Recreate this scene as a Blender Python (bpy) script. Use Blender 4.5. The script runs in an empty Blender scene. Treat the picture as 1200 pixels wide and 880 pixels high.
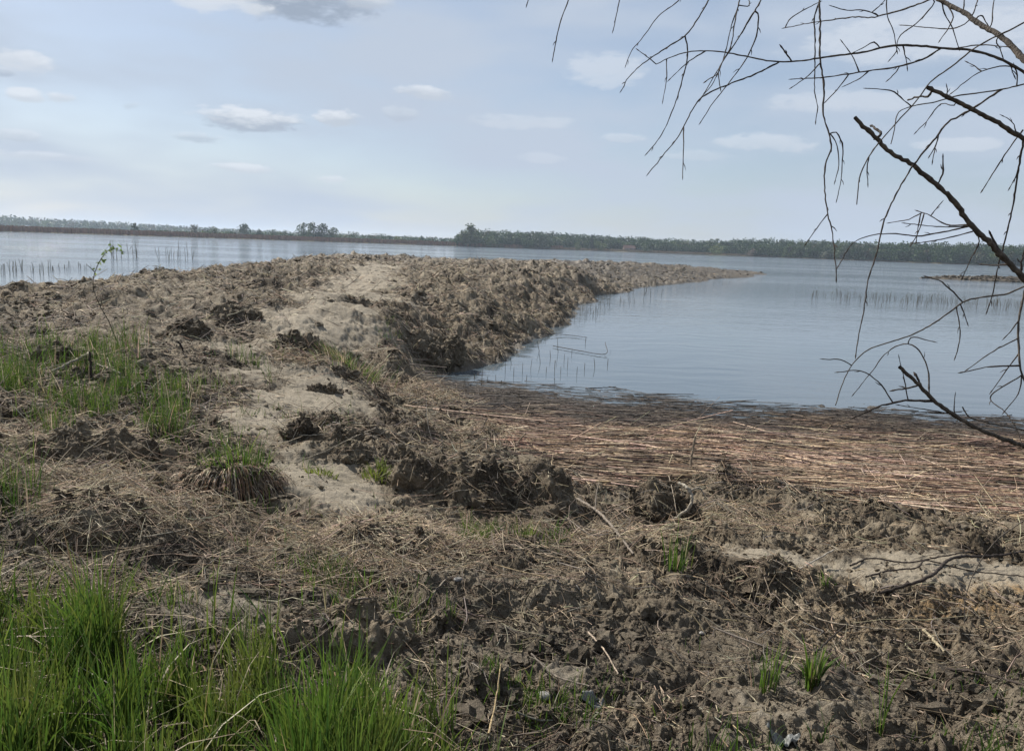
import bpy, math, random
import numpy as np

rng = np.random.default_rng(11)
random.seed(5)
S = bpy.context.scene
COL = S.collection
R_ = math.radians
HAZE_D, SKY_S, SUN_S, EXPO = .00020, .060, 5.0, .80
VEIL, CLOUD_W, CLOUD_G = (.30, .345, .415), (.45, .475, .51), (.20, .24, .30)

# ------------------------------------------------------------------ camera
CAMZ = 2.35
F_PX, CX, CY = 889.0, 600.0, 440.0
PITCH, ROLL = R_(9.76), R_(2.0)
Fv = np.array([0, math.cos(PITCH), -math.sin(PITCH)])
R0 = np.array([1.0, 0, 0])
U0 = np.cross(R0, Fv)
Rv = math.cos(ROLL) * R0 + math.sin(ROLL) * U0
Uv = math.cos(ROLL) * U0 - math.sin(ROLL) * R0
CAM = np.array([0, 0, CAMZ])


def ray(px, py):
    d = Fv * F_PX + Rv * (px - CX) + Uv * (CY - py)
    return d / np.linalg.norm(d)


def at_z(px, py, z):
    d = ray(px, py)
    t = (z - CAMZ) / d[2]
    return CAM + d * t


def at_d(px, py, D):
    """point of the line of sight at horizontal distance D"""
    d = ray(px, py)
    return CAM + d * (D / math.hypot(d[0], d[1]))


from mathutils import Matrix
cam_data = bpy.data.cameras.new('camera')
cam = bpy.data.objects.new('camera', cam_data)
COL.objects.link(cam)
M = Matrix(((Rv[0], Uv[0], -Fv[0], 0), (Rv[1], Uv[1], -Fv[1], 0), (Rv[2], Uv[2], -Fv[2], CAMZ), (0, 0, 0, 1)))
cam.matrix_world = M
cam_data.sensor_fit = 'HORIZONTAL'
cam_data.sensor_width = 36.0
cam_data.lens = 36.0 * F_PX / 1200.0
cam_data.clip_start = 0.05
cam_data.clip_end = 20000
S.camera = cam


# ------------------------------------------------------------------ noise (numpy)
def _h(ix, iy, seed):
    h = (ix.astype(np.int64) * 374761393 + iy.astype(np.int64) * 668265263 + seed * 1442695041) & 0xFFFFFFFF
    h = ((h ^ (h >> 13)) * 1274126177) & 0xFFFFFFFF
    h = ((h ^ (h >> 16)) * 2246822519) & 0xFFFFFFFF
    return h ^ (h >> 15)


def hrand(ix, iy, seed):
    return _h(ix, iy, seed).astype(np.float64) / 4294967295.0


def perlin(x, y, seed=0):
    ix = np.floor(x).astype(np.int64); iy = np.floor(y).astype(np.int64)
    fx = x - ix; fy = y - iy
    u = fx * fx * fx * (fx * (fx * 6 - 15) + 10); v = fy * fy * fy * (fy * (fy * 6 - 15) + 10)

    def g(dx, dy):
        a = hrand(ix + dx, iy + dy, seed) * 6.2831853
        return np.cos(a) * (fx - dx) + np.sin(a) * (fy - dy)
    a = g(0, 0); b = g(1, 0); c = g(0, 1); d = g(1, 1)
    return 1.5 * ((a + u * (b - a)) * (1 - v) + (c + u * (d - c)) * v)


def fbm(x, y, lam, octs, seed, gain=.5):
    s = 0; a = 1.0; f = 1.0 / lam
    for k in range(octs):
        s = s + a * perlin(x * f + 17.3 * k, y * f - 9.1 * k, seed + k); a *= gain; f *= 2.03
    return s


def lumps(x, y, lam, seed, fill=.7):
    """rounded clods of random height, one per jittered cell"""
    x = x / lam; y = y / lam
    ix = np.floor(x).astype(np.int64); iy = np.floor(y).astype(np.int64)
    best = np.zeros_like(x)
    for dx in (-1, 0, 1):
        for dy in (-1, 0, 1):
            jx = ix + dx; jy = iy + dy
            cx = jx + .15 + .7 * hrand(jx, jy, seed); cy = jy + .15 + .7 * hrand(jx, jy, seed + 1)
            amp = hrand(jx, jy, seed + 2); amp = np.where(amp < 1 - fill, 0, .35 + .65 * amp)
            rr = .45 + .4 * hrand(jx, jy, seed + 3)
            an = hrand(jx, jy, seed + 4) * 3.14; st = .6 + .5 * hrand(jx, jy, seed + 5)
            ca, sa = np.cos(an), np.sin(an)
            ux = (x - cx) * ca + (y - cy) * sa; uy = (-(x - cx) * sa + (y - cy) * ca) / st
            q = 1 - (ux * ux + uy * uy) / (rr * rr)
            best = np.maximum(best, amp * np.sqrt(np.clip(q, 0, 1)))
    return best


def sstep(a, b, x):
    t = np.clip((x - a) / (b - a), 0, 1)
    return t * t * (3 - 2 * t)


# ------------------------------------------------------------------ mesh helpers
def tag(o, label=None, cat=None, group=None, kind=None):
    if label: o['label'] = label
    if cat: o['category'] = cat
    if group: o['group'] = group
    if kind: o['kind'] = kind
    return o


def link(o, parent=None):
    COL.objects.link(o)
    if parent is not None: o.parent = parent
    return o


def empty(name, loc):
    o = bpy.data.objects.new(name, None)
    o.location = [float(v) for v in loc]
    o.empty_display_size = .2
    return link(o)


def mesh_obj(name, V, Q, mat, parent=None, col=None, T=None, smooth=True, org=None, attrs=None):
    """numpy arrays to ONE mesh object; org = world position used as the object's origin"""
    V = np.asarray(V, dtype=np.float32)
    if org is not None: V = V - np.asarray(org, dtype=np.float32)
    me = bpy.data.meshes.new(name)
    nq = 0 if Q is None else len(Q); nt = 0 if T is None else len(T)
    loops = np.concatenate([np.asarray(Q, dtype=np.int32).ravel() if nq else np.zeros(0, np.int32),
                            np.asarray(T, dtype=np.int32).ravel() if nt else np.zeros(0, np.int32)])
    starts = np.concatenate([np.arange(nq) * 4, nq * 4 + np.arange(nt) * 3]).astype(np.int32)
    me.vertices.add(len(V)); me.vertices.foreach_set('co', V.ravel())
    me.loops.add(len(loops)); me.loops.foreach_set('vertex_index', loops)
    me.polygons.add(nq + nt); me.polygons.foreach_set('loop_start', starts)
    me.update(calc_edges=True)
    me.polygons.foreach_set('use_smooth', np.full(nq + nt, bool(smooth)))
    if col is not None:
        a = me.color_attributes.new('col', 'FLOAT_COLOR', 'POINT')
        c = np.ones((len(V), 4), np.float32); c[:, :3] = col
        a.data.foreach_set('color', c.ravel())
    for k, v in (attrs or {}).items():
        a = me.attributes.new(k, 'FLOAT', 'POINT'); a.data.foreach_set('value', np.asarray(v, np.float32))
    me.materials.append(mat)
    o = bpy.data.objects.new(name, me)
    if org is not None and parent is None: o.location = [float(v) for v in org]
    return link(o, parent)


def unit(a):
    return a / np.maximum(np.linalg.norm(a, axis=-1, keepdims=True), 1e-9)


class Geo:
    """collects quads with per-vertex colours"""
    def __init__(s): s.V = []; s.Q = []; s.T = []; s.C = []; s.n = 0

    def add(s, V, Q, C, T=None):
        V = np.asarray(V).reshape(-1, 3)
        s.V.append(V); s.C.append(np.broadcast_to(np.asarray(C, dtype=np.float32), (len(V), 3)))
        if Q is not None and len(Q): s.Q.append(np.asarray(Q) + s.n)
        if T is not None and len(T): s.T.append(np.asarray(T) + s.n)
        s.n += len(V)

    def tubes(s, P, rad, C, sides=3):
        """P (n,k,3) centre lines, rad (n,k), C (n,3)"""
        n, k, _ = P.shape
        t = np.empty_like(P); t[:, 1:-1] = P[:, 2:] - P[:, :-2]; t[:, 0] = P[:, 1] - P[:, 0]; t[:, -1] = P[:, -1] - P[:, -2]
        t = unit(t)
        ref = np.zeros_like(t); ref[..., 2] = 1
        m = np.abs(t[:, :, 2:3]).mean(1, keepdims=True) > .75
        ref = np.where(m, np.array([0.3, 1.0, 0.0]), ref)
        u = unit(np.cross(t, ref)); v = np.cross(t, u)
        a = np.arange(sides) * 2 * math.pi / sides + .5
        V = P[:, :, None, :] + rad[:, :, None, None] * (np.cos(a)[None, None, :, None] * u[:, :, None, :] + np.sin(a)[None, None, :, None] * v[:, :, None, :])
        i = np.arange(n)[:, None, None] * (k * sides); r = np.arange(k - 1)[None, :, None] * sides
        j = np.arange(sides)[None, None, :]; j2 = (j + 1) % sides
        Q = np.stack([i + r + j, i + r + j2, i + r + sides + j2, i + r + sides + j], -1).reshape(-1, 4)
        s.add(V, Q, np.repeat(np.asarray(C), k * sides, axis=0) if np.ndim(C) == 2 else C)

    def blades(s, P, w, side, C, C2=None):
        """ribbons: P (n,k,3), w (n,k) half widths, side (n,3) width direction; colour C at the base to C2 at the tip"""
        n, k, _ = P.shape
        V = np.stack([P - w[:, :, None] * side[:, None, :], P + w[:, :, None] * side[:, None, :]], 2)
        i = np.arange(n)[:, None] * (k * 2); r = np.arange(k - 1)[None, :] * 2
        Q = np.stack([i + r, i + r + 1, i + r + 3, i + r + 2], -1).reshape(-1, 4)
        if C2 is None: C2 = C
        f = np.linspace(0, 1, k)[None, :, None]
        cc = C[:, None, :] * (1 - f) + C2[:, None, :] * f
        s.add(V, Q, np.repeat(cc.reshape(-1, 3), 2, axis=0))

    def build(s, name, mat, parent=None, smooth=True, org=None):
        V = np.concatenate(s.V); C = np.concatenate(s.C)
        Q = np.concatenate(s.Q) if s.Q else None; T = np.concatenate(s.T) if s.T else None
        return mesh_obj(name, V, Q, mat, parent, C, T, smooth, org)


def palette(n, cols, weights, jit=.18):
    cols = np.array(cols); w = np.array(weights, float); w /= w.sum()
    c = cols[rng.choice(len(cols), n, p=w)]
    return np.clip(c * (1 + jit * rng.standard_normal((n, 1))) * (1 + .05 * rng.standard_normal((n, 3))), .004, .95)


# ------------------------------------------------------------------ materials
class NT:
    def __init__(s, tree): s.t = tree; s.n = tree.nodes; s.l = tree.links

    def new(s, typ, **kw):
        n = s.n.new(typ)
        for k, v in kw.items(): setattr(n, k, v)
        return n

    def put(s, sock, v):
        if isinstance(v, bpy.types.NodeSocket): s.l.new(v, sock)
        else: sock.default_value = v

    def math(s, op, a, b=0.0, c=None, clamp=False):
        n = s.new('ShaderNodeMath', operation=op); n.use_clamp = clamp
        s.put(n.inputs[0], a); s.put(n.inputs[1], b)
        if c is not None: s.put(n.inputs[2], c)
        return n.outputs[0]

    def vmath(s, op, a, b=(0, 0, 0)):
        n = s.new('ShaderNodeVectorMath', operation=op)
        s.put(n.inputs[0], a); s.put(n.inputs[1], b)
        return n.outputs['Value'] if op in ('DOT_PRODUCT', 'LENGTH') else n.outputs[0]

    def mix(s, f, a, b):
        n = s.new('ShaderNodeMix', data_type='RGBA')
        s.put(n.inputs[0], f)
        for sock, v in ((n.inputs[6], a), (n.inputs[7], b)):
            s.put(sock, v if isinstance(v, bpy.types.NodeSocket) else (*v, 1))
        return n.outputs[2]

    def noise(s, vec, scale, detail=4, rough=.55, dist=0.0):
        n = s.new('ShaderNodeTexNoise')
        s.put(n.inputs['Vector'], vec); n.inputs['Scale'].default_value = scale
        n.inputs['Detail'].default_value = detail; n.inputs['Roughness'].default_value = rough; n.inputs['Distortion'].default_value = dist
        return n.outputs[0]

    def ramp(s, f, stops):
        n = s.new('ShaderNodeValToRGB'); cr = n.color_ramp
        while len(cr.elements) < len(stops): cr.elements.new(.5)
        for e, (p, c) in zip(cr.elements, stops): e.position = p; e.color = (*c, 1) if len(c) == 3 else c
        s.put(n.inputs[0], f)
        return n.outputs[0]

    def map(s, v, a, b, c=0.0, d=1.0):
        n = s.new('ShaderNodeMapRange', interpolation_type='SMOOTHSTEP')
        s.put(n.inputs[0], v)
        for i, q in enumerate((a, b, c, d)): n.inputs[i + 1].default_value = q
        return n.outputs[0]


def new_mat(name):
    m = bpy.data.materials.new(name); m.use_nodes = True
    t = NT(m.node_tree)
    return m, t, m.node_tree.nodes['Principled BSDF']


def world_pos(t):
    return t.new('ShaderNodeNewGeometry').outputs['Position']


def attr(t, name):
    return t.new('ShaderNodeAttribute', attribute_name=name)


def soil_material():
    m, t, b = new_mat('soil')
    P = world_pos(t)
    big = t.noise(P, 1.3, 5, .6)
    mid = t.noise(P, 7, 6, .62, .4)
    fine = t.noise(P, 46, 5, .65)
    grit = t.noise(P, 190, 3, .6)
    # chopped fibres lying every way
    sv = t.vmath('MULTIPLY', P, (60, 260, 120)); f1 = t.noise(sv, 1, 2, .5, 1.2)
    sv2 = t.vmath('MULTIPLY', P, (240, 55, 120)); f2 = t.noise(sv2, 1, 2, .5, 1.2)
    fib = t.math('MAXIMUM', f1, f2)
    mixn = t.math('ADD', t.math('MULTIPLY', big, .44), t.math('ADD', t.math('MULTIPLY', mid, .34), t.math('MULTIPLY', fine, .22)))
    peat = t.ramp(mixn, [(.38, (.021, .016, .011)), (.455, (.074, .056, .037)), (.53, (.163, .132, .092)), (.64, (.272, .228, .166))])
    peat = t.mix(t.math('MULTIPLY', t.map(fib, .58, .68), .6), peat, (.28, .228, .16))
    sandc = t.ramp(t.math('ADD', t.math('MULTIPLY', big, .4), t.math('ADD', t.math('MULTIPLY', mid, .3), t.math('MULTIPLY', grit, .3))),
                   [(.30, (.140, .122, .094)), (.47, (.238, .203, .152)), (.66, (.315, .275, .212))])
    sandc = t.mix(t.math('MULTIPLY', t.map(fib, .66, .74), .5), sandc, (.10, .082, .06))
    sand = attr(t, 'sand').outputs['Fac']
    sf = t.map(t.math('ADD', sand, t.math('MULTIPLY', t.math('SUBTRACT', t.math('ADD', t.math('MULTIPLY', mid, .6), t.math('MULTIPLY', fine, .4)), .5), 1.9)), .30, .70)
    c = t.mix(sf, peat, sandc)
    org = attr(t, 'orange').outputs['Fac']
    c = t.mix(t.math('MULTIPLY', org, t.map(fine, .38, .6)), c, (.30, .19, .085))
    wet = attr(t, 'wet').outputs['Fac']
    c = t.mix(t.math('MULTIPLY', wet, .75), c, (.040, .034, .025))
    t.l.new(c, b.inputs['Base Color'])
    t.put(b.inputs['Roughness'], t.math('SUBTRACT', .95, t.math('MULTIPLY', wet, .5)))
    b.inputs['Specular IOR Level'].default_value = .25
    hgt = t.math('ADD', t.math('MULTIPLY', mid, .6), t.math('ADD', t.math('MULTIPLY', fine, .3), t.math('ADD', t.math('MULTIPLY', fib, .22), t.math('MULTIPLY', grit, .06))))
    bp = t.new('ShaderNodeBump'); bp.inputs['Strength'].default_value = .9; bp.inputs['Distance'].default_value = .07
    t.l.new(hgt, bp.inputs['Height']); t.l.new(bp.outputs[0], b.inputs['Normal'])
    return m


def col_material(name, rough=.8, spec=.25, transl=0.0, streak=0.0):
    m, t, b = new_mat(name)
    c = attr(t, 'col').outputs['Color']
    if streak:
        n = t.noise(world_pos(t), streak, 4, .6)
        mu = t.new('ShaderNodeMix', data_type='RGBA', blend_type='MULTIPLY'); mu.inputs[0].default_value = 1
        t.l.new(c, mu.inputs[6]); t.l.new(t.ramp(n, [(.3, (.45, .45, .45)), (.55, (1, 1, 1)), (.72, (1.7, 1.65, 1.55))]), mu.inputs[7])
        c = mu.outputs[2]
    t.l.new(c, b.inputs['Base Color'])
    if streak >= 50:
        bp = t.new('ShaderNodeBump'); bp.inputs['Strength'].default_value = .8; bp.inputs['Distance'].default_value = .01
        t.l.new(t.noise(t.vmath('MULTIPLY', world_pos(t), (1, 1, .6)), streak * 2.2, 4, .65), bp.inputs['Height']); t.l.new(bp.outputs[0], b.inputs['Normal'])
    b.inputs['Roughness'].default_value = rough
    b.inputs['Specular IOR Level'].default_value = spec
    if transl:
        out = t.n['Material Output']
        tr = t.new('ShaderNodeBsdfTranslucent'); t.l.new(c, tr.inputs['Color'])
        mx = t.new('ShaderNodeMixShader'); mx.inputs[0].default_value = transl
        t.l.new(b.outputs[0], mx.inputs[1]); t.l.new(tr.outputs[0], mx.inputs[2]); t.l.new(mx.outputs[0], out.inputs['Surface'])
    return m


def water_material():
    m, t, b = new_mat('lake_water')
    P = world_pos(t)
    b.inputs['Base Color'].default_value = (.068, .088, .104, 1)
    b.inputs['Roughness'].default_value = .06
    b.inputs['IOR'].default_value = 1.333
    # wind ripples: crests run across the view; calm close in, rougher far out
    sep = t.new('ShaderNodeSeparateXYZ'); t.l.new(P, sep.inputs[0])
    warp = t.noise(P, .35, 2, .5)
    wv = t.new('ShaderNodeCombineXYZ')
    t.put(wv.inputs[0], t.math('MULTIPLY', sep.outputs[0], .35)); t.put(wv.inputs[1], t.math('ADD', sep.outputs[1], t.math('MULTIPLY', warp, 2.0)))
    r1 = t.noise(wv.outputs[0], 1.6, 3, .5, .3)
    r2 = t.noise(t.vmath('MULTIPLY', P, (1, 2.2, 1)), 4.5, 3, .55, .2)
    r3 = t.noise(t.vmath('MULTIPLY', P, (1, 1.8, 1)), .45, 3, .5)
    dist = t.vmath('LENGTH', P)
    far = t.map(dist, 14, 90)
    gust = t.noise(t.vmath('MULTIPLY', P, (.4, 1, 1)), .03, 4, .6)
    far = t.math('MULTIPLY', far, t.map(gust, .40, .60, .25, 1.5))
    h = t.math('ADD', t.math('MULTIPLY', r1, t.math('ADD', .016, t.math('MULTIPLY', far, .10))),
               t.math('ADD', t.math('MULTIPLY', r2, t.math('ADD', .0015, t.math('MULTIPLY', far, .05))), t.math('MULTIPLY', r3, t.math('MULTIPLY', far, .10))))
    bp = t.new('ShaderNodeBump'); bp.inputs['Strength'].default_value = 1.0; bp.inputs['Distance'].default_value = 1.0
    t.l.new(h, bp.inputs['Height']); t.l.new(bp.outputs[0], b.inputs['Normal'])
    return m


def plain(name, c, rough=.7, spec=.3, nscale=0, amt=.3):
    m, t, b = new_mat(name)
    if nscale:
        n = t.noise(world_pos(t), nscale, 5, .6)
        cc = t.ramp(n, [(.3, tuple(v * (1 - amt) for v in c)), (.7, tuple(min(1, v * (1 + amt)) for v in c))])
        t.l.new(cc, b.inputs['Base Color'])
        bp = t.new('ShaderNodeBump'); bp.inputs['Strength'].default_value = .4; bp.inputs['Distance'].default_value = .01
        t.l.new(n, bp.inputs['Height']); t.l.new(bp.outputs[0], b.inputs['Normal'])
    else:
        b.inputs['Base Color'].default_value = (*c, 1)
    b.inputs['Roughness'].default_value = rough; b.inputs['Specular IOR Level'].default_value = spec
    return m


SOIL = soil_material()
STRAW = col_material('dry_straw', .75, .3, 0, 30)
GRASS = col_material('green_grass', .55, .35, .38)
LEAF = col_material('leaf', .6, .3, .3)
BARK = col_material('bark', .85, .2, 0, 60)
WATER = water_material()

# ------------------------------------------------------------------ terrain
shore = [(500, 441), (540, 436), (575, 427), (601, 414), (622, 399), (650, 386), (669, 374), (677, 357), (695, 346), (741, 338), (799, 332), (845, 327), (877, 322)]
CP = []


def cp(px, py, z):
    p = at_z(px, py, z); CP.append((p[0], p[1], z))


for x, z in ((-300, .85), (0, .80), (300, .74), (600, .70), (900, .68), (1200, .66), (1500, .66)):
    cp(x, 880, z)
    cp(x, 1150, z + .02)
for a in ((0, 780, .80), (300, 760, .74), (600, 760, .68), (900, 760, .62), (1200, 760, .58), (-300, 780, .85), (1500, 760, .6),
          (100, 680, .76), (400, 680, .68), (700, 680, .56), (1000, 690, .44), (1200, 690, .44), (1450, 690, .42), (-250, 680, .85),
          (850, 640, .42), (1100, 655, .41), (1300, 660, .40), (700, 630, .46), (560, 620, .52),
          (900, 606, .20), (1050, 620, .21), (1180, 624, .21), (1350, 630, .22),
          (800, 560, .14), (700, 545, .10), (1000, 565, .12), (1190, 590, .14), (1400, 600, .12),
          (600, 490, .05), (700, 500, .03), (900, 500, .00), (1100, 510, .00), (1300, 520, .0),
          (600, 455, -.04), (750, 465, -.10), (900, 472, -.12), (1100, 482, -.12), (1300, 490, -.14),
          (540, 500, .22), (500, 470, .25), (470, 450, .22), (440, 440, .28), (520, 445, .03),
          (400, 620, .62), (250, 620, .72), (100, 620, .76), (0, 600, .80), (-200, 600, .85),
          (340, 500, .56), (420, 480, .42), (200, 500, .72), (50, 500, .80), (-150, 500, .85),
          (340, 440, .62), (200, 440, .78), (50, 430, .85), (400, 420, .66), (460, 410, .66),
          (420, 360, 1.12), (480, 380, .80), (540, 390, .42), (585, 385, .38), (300, 380, 1.0), (150, 370, 1.05), (0, 370, 1.0), (-150, 390, .95),
          (450, 318, 1.36), (530, 330, 1.20), (590, 350, .85), (380, 335, 1.22), (620, 330, 1.08), (640, 315, 1.34), (690, 322, 1.0), (560, 311, 1.42)):
    cp(*a)
cp(500, 445, -.05); cp(540, 443, -.10); cp(570, 440, -.14)
for px, py in shore: cp(px, py, 0.0)
for px, D, z in ((-150, 17, .95), (0, 20, .98), (60, 21, 1.1), (120, 22, 1.2), (200, 25, 1.12), (260, 28, 1.24), (300, 31, 1.30), (350, 36, 1.44), (400, 42, 1.60),
                 (480, 38, 1.40), (440, 37, 1.45), (520, 38, 1.42), (560, 38, 1.38), (600, 38, 1.30), (630, 36, 1.05), (600, 30, 1.05), (630, 27, .62), (580, 24, .85), (560, 30, 1.22), (650, 45, 1.22), (460, 44, 1.48), (560, 48, 1.40), (640, 55, 1.40), (700, 60, 1.32), (760, 68, 1.22), (800, 78, 1.0), (840, 86, .70), (870, 92, .35)):
    p = at_d(px, 300, D); CP.append((p[0], p[1], z))
for px, D, z in ((-200, 26, -.3), (0, 29, -.35), (120, 33, -.35), (200, 38, -.35), (300, 47, -.35), (400, 62, -.35), (500, 68, -.35), (640, 76, -.35), (740, 88, -.35), (820, 104, -.35),
                 (900, 108, -.35), (960, 95, -.4), (900, 62, -.5), (820, 42, -.5), (780, 28, -.5), (760, 20, -.45), (700, 16.5, -.3), (900, 17, -.5), (1100, 16, -.5), (1300, 16, -.5), (1200, 40, -.6),
                 (1000, 30, -.6), (100, 60, -.6), (400, 110, -.6), (0, 110, -.6), (1200, 110, -.6), (800, 125, -.6), (750, 33, -.25), (850, 70, -.3)):
    p = at_d(px, 300, D); CP.append((p[0], p[1], z))
CP = np.array(CP)
cth = np.arctan2(CP[:, 0], CP[:, 1]); cld = np.log(np.hypot(CP[:, 0], CP[:, 1]))
XY = np.stack([cth * 1.6, cld], 1)


def tps_k(r2): return np.where(r2 > 1e-12, .5 * r2 * np.log(np.maximum(r2, 1e-12)), 0)


n_ = len(XY)
A = np.zeros((n_ + 3, n_ + 3))
A[:n_, :n_] = tps_k(((XY[:, None] - XY[None]) ** 2).sum(-1)) + np.eye(n_) * 4e-4
A[:n_, n_] = 1; A[:n_, n_ + 1:] = XY; A[n_, :n_] = 1; A[n_ + 1:, :n_] = XY.T
W_ = np.linalg.solve(A, np.concatenate([CP[:, 2], np.zeros(3)]))
GT = np.linspace(-.95, .95, 260); GL = np.linspace(math.log(.6), math.log(135), 300)
gt, gl = np.meshgrid(GT, GL)
q = np.stack([gt.ravel() * 1.6, gl.ravel()], 1)
BASE = (tps_k(((q[:, None] - XY[None]) ** 2).sum(-1)) @ W_[:n_] + W_[n_] + q @ W_[n_ + 1:]).reshape(gt.shape)
BASE = np.clip(BASE, -.7, 2.1)


def bilin(G, u, v):
    u = np.clip(u, 0, G.shape[1] - 1.001); v = np.clip(v, 0, G.shape[0] - 1.001)
    i = u.astype(int); j = v.astype(int); fu = u - i; fv = v - j
    return (G[j, i] * (1 - fu) + G[j, i + 1] * fu) * (1 - fv) + (G[j + 1, i] * (1 - fu) + G[j + 1, i + 1] * fu) * fv


def base_h(x, y):
    th = np.arctan2(x, y); ld = np.log(np.maximum(np.hypot(x, y), .6))
    z = bilin(BASE, (np.clip(th, -.95, .95) + .95) / 1.9 * 259, (ld - GL[0]) / (GL[-1] - GL[0]) * 299)
    w = sstep(.9, 1.5, np.abs(th))
    return z * (1 - w) + .85 * w


def poly_world(pts, z):
    out = []
    for p in pts:
        zz = p[2] if len(p) > 2 else z
        w = at_z(p[0], p[1], zz); out.append((w[0], w[1]))
    return np.array(out)


def poly_sd(poly, x, y):
    """signed distance, positive inside"""
    d2 = np.full(x.shape, 1e9); ins = np.zeros(x.shape, bool)
    n = len(poly)
    for i in range(n):
        a = poly[i]; b = poly[(i + 1) % n]; e = b - a
        t = np.clip(((x - a[0]) * e[0] + (y - a[1]) * e[1]) / max(e @ e, 1e-9), 0, 1)
        d2 = np.minimum(d2, (x - a[0] - t * e[0]) ** 2 + (y - a[1] - t * e[1]) ** 2)
        c = (a[1] > y) != (b[1] > y)
        with np.errstate(divide='ignore', invalid='ignore'):
            xi = a[0] + (y - a[1]) * e[0] / (e[1] if e[1] else 1e-9)
        ins ^= c & (x < xi)
    return np.where(ins, 1, -1) * np.sqrt(d2)


SAND = [
    poly_world([(215, 396), (272, 370), (330, 347), (384, 328), (426, 315), (476, 317), (470, 345), (444, 370), (396, 382), (372, 400), (358, 424), (326, 416), (290, 408)], 1.15),
    poly_world([(322, 425), (385, 428), (436, 446), (428, 470), (358, 482), (342, 505), (334, 520), (400, 535), (445, 565), (474, 590), (400, 604), (335, 575), (316, 545), (284, 514), (246, 486), (272, 456), (316, 448)], .58),
    poly_world([(780, 642), (880, 622), (1000, 640), (1200, 640), (1330, 642), (1330, 696), (1200, 694), (1060, 700), (960, 680), (860, 664)], .42),
    poly_world([(640, 762), (700, 752), (735, 775), (700, 800), (650, 795)], .68),
    poly_world([(180, 700), (260, 690), (330, 712), (330, 742), (220, 745)], .74),
    poly_world([(40, 372), (120, 340), (260, 335), (300, 372), (225, 398), (130, 402)], 1.1),
    poly_world([(840, 770), (960, 745), (1090, 790), (1060, 830), (900, 835), (840, 810)], .64),
]
SANDW = [.69, .90, .80, .6, .5, .40, .42]
ORANGE = poly_world([(1100, 692), (1180, 678), (1260, 690), (1200, 712), (1040, 722)], .46)
FLAT = poly_world([(560, 640), (800, 632), (1200, 640), (1450, 650), (1450, 1250), (560, 1250)], .6)
YELLOW = poly_world([(900, 708), (1010, 688), (1110, 705), (1010, 735), (940, 742)], .5)
MAT = poly_world([(470, 452), (500, 472), (545, 496), (580, 512), (640, 548), (700, 580), (740, 586), (850, 570), (900, 588), (1000, 606), (1200, 622), (1420, 638),
                  (1420, 500), (1200, 486), (1000, 475), (900, 469), (800, 463), (700, 452), (600, 443), (540, 443)], .04)

NTH, = (1500,)
th_d = np.linspace(-.86, .86, NTH)
th_c = np.concatenate([np.linspace(-math.pi, -.86, 90)[:-1], th_d, np.linspace(.86, math.pi, 90)[1:]])
ld_steps = []
L = math.log(.8)
while L < math.log(132):
    ld_steps.append(L); D = math.exp(L)
    L += .0030 + .0035 * min(1, max(0, (D - 2.5) / 20)) if D > 1.9 else .02
LD = np.array(ld_steps)
TH, LDg = np.meshgrid(th_c, LD)
Dg = np.exp(LDg)
GX, GY = np.sin(TH) * Dg, np.cos(TH) * Dg


def ridged(x, y, lam, octs, seed, gain=.5):
    s = 0; a = 1.0; f = 1.0 / lam
    for k in range(octs):
        s = s + a * (3.2 * np.abs(perlin(x * f + 7.7 * k, y * f + 3.1 * k, seed + k)) - 1); a *= gain; f *= 2.1
    return s


def sand_mask(x, y):
    sm = np.zeros_like(x)
    wob = .28 * fbm(x, y, .9, 3, 400); wob2 = fbm(x, y, 2.4, 4, 430, .65)
    for P_, w in zip(SAND, SANDW):
        k = np.clip(np.hypot(*P_.mean(0)) / 9, .3, 2.2)
        sm = np.maximum(sm, w * sstep(-.30 * k, .45 * k, poly_sd(P_, x, y) + (wob + .30 * wob2) * k))
    return sm


def detail(x, y, zb, sp):
    """clods, lumps and crumbs on top of the smooth land"""
    sm = sand_mask(x, y)
    md = poly_sd(MAT, x, y)
    calm = np.maximum(sm, .8 * sstep(-.1, .3, md))
    rough = 1 - .88 * calm
    Dh = np.hypot(x, y)
    spit = sstep(9, 17, Dh)
    rough *= sstep(-.25, .15, zb)
    wx = x + .13 * fbm(x, y, .45, 3, 31); wy = y + .13 * fbm(x, y, .45, 3, 47)

    def fade(lam): return sstep(1.5, 4, lam / sp)
    patch = .30 + .70 * sstep(-.30, .40, fbm(x, y, 1.5, 3, 77))
    near = (1 - .50 * (1 - spit)) * (1 - .72 * sstep(-.3, .4, poly_sd(FLAT, x, y)))
    h = .13 * fbm(x, y, 2.1, 2, 3) * rough
    h = h + rough * patch * near * ((.11 + .03 * spit) * lumps(wx, wy, .95, 101, .5) + (.10 + .03 * spit) * lumps(wx, wy, .46, 131, .6) * fade(.25))
    h = h + rough * patch * (.055 * lumps(wx, wy, .19, 151, .65) * fade(.10) + .030 * lumps(wx, wy, .085, 171, .7) * fade(.05) + .013 * lumps(wx, wy, .038, 191, .7) * fade(.025))
    h = h + rough * (.030 + .03 * spit) * ridged(wx, wy, .55, 4, 61) * fade(.2) + rough * .012 * ridged(wx, wy, .10, 3, 69) * fade(.05)
    h = h + (.010 + .012 * rough) * fbm(x, y, .16, 4, 71, .6) * fade(.08) * sstep(-.1, .1, zb)
    h = h - .026 * sm * (lumps(wx, wy, .34, 211, .6) * fade(.2) + .5 * lumps(x, y, .17, 221, .5) * fade(.1))
    h = h + .03 * fbm(x, y, .8, 2, 73) * sstep(0, .2, zb)
    return h, sm, md


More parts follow.
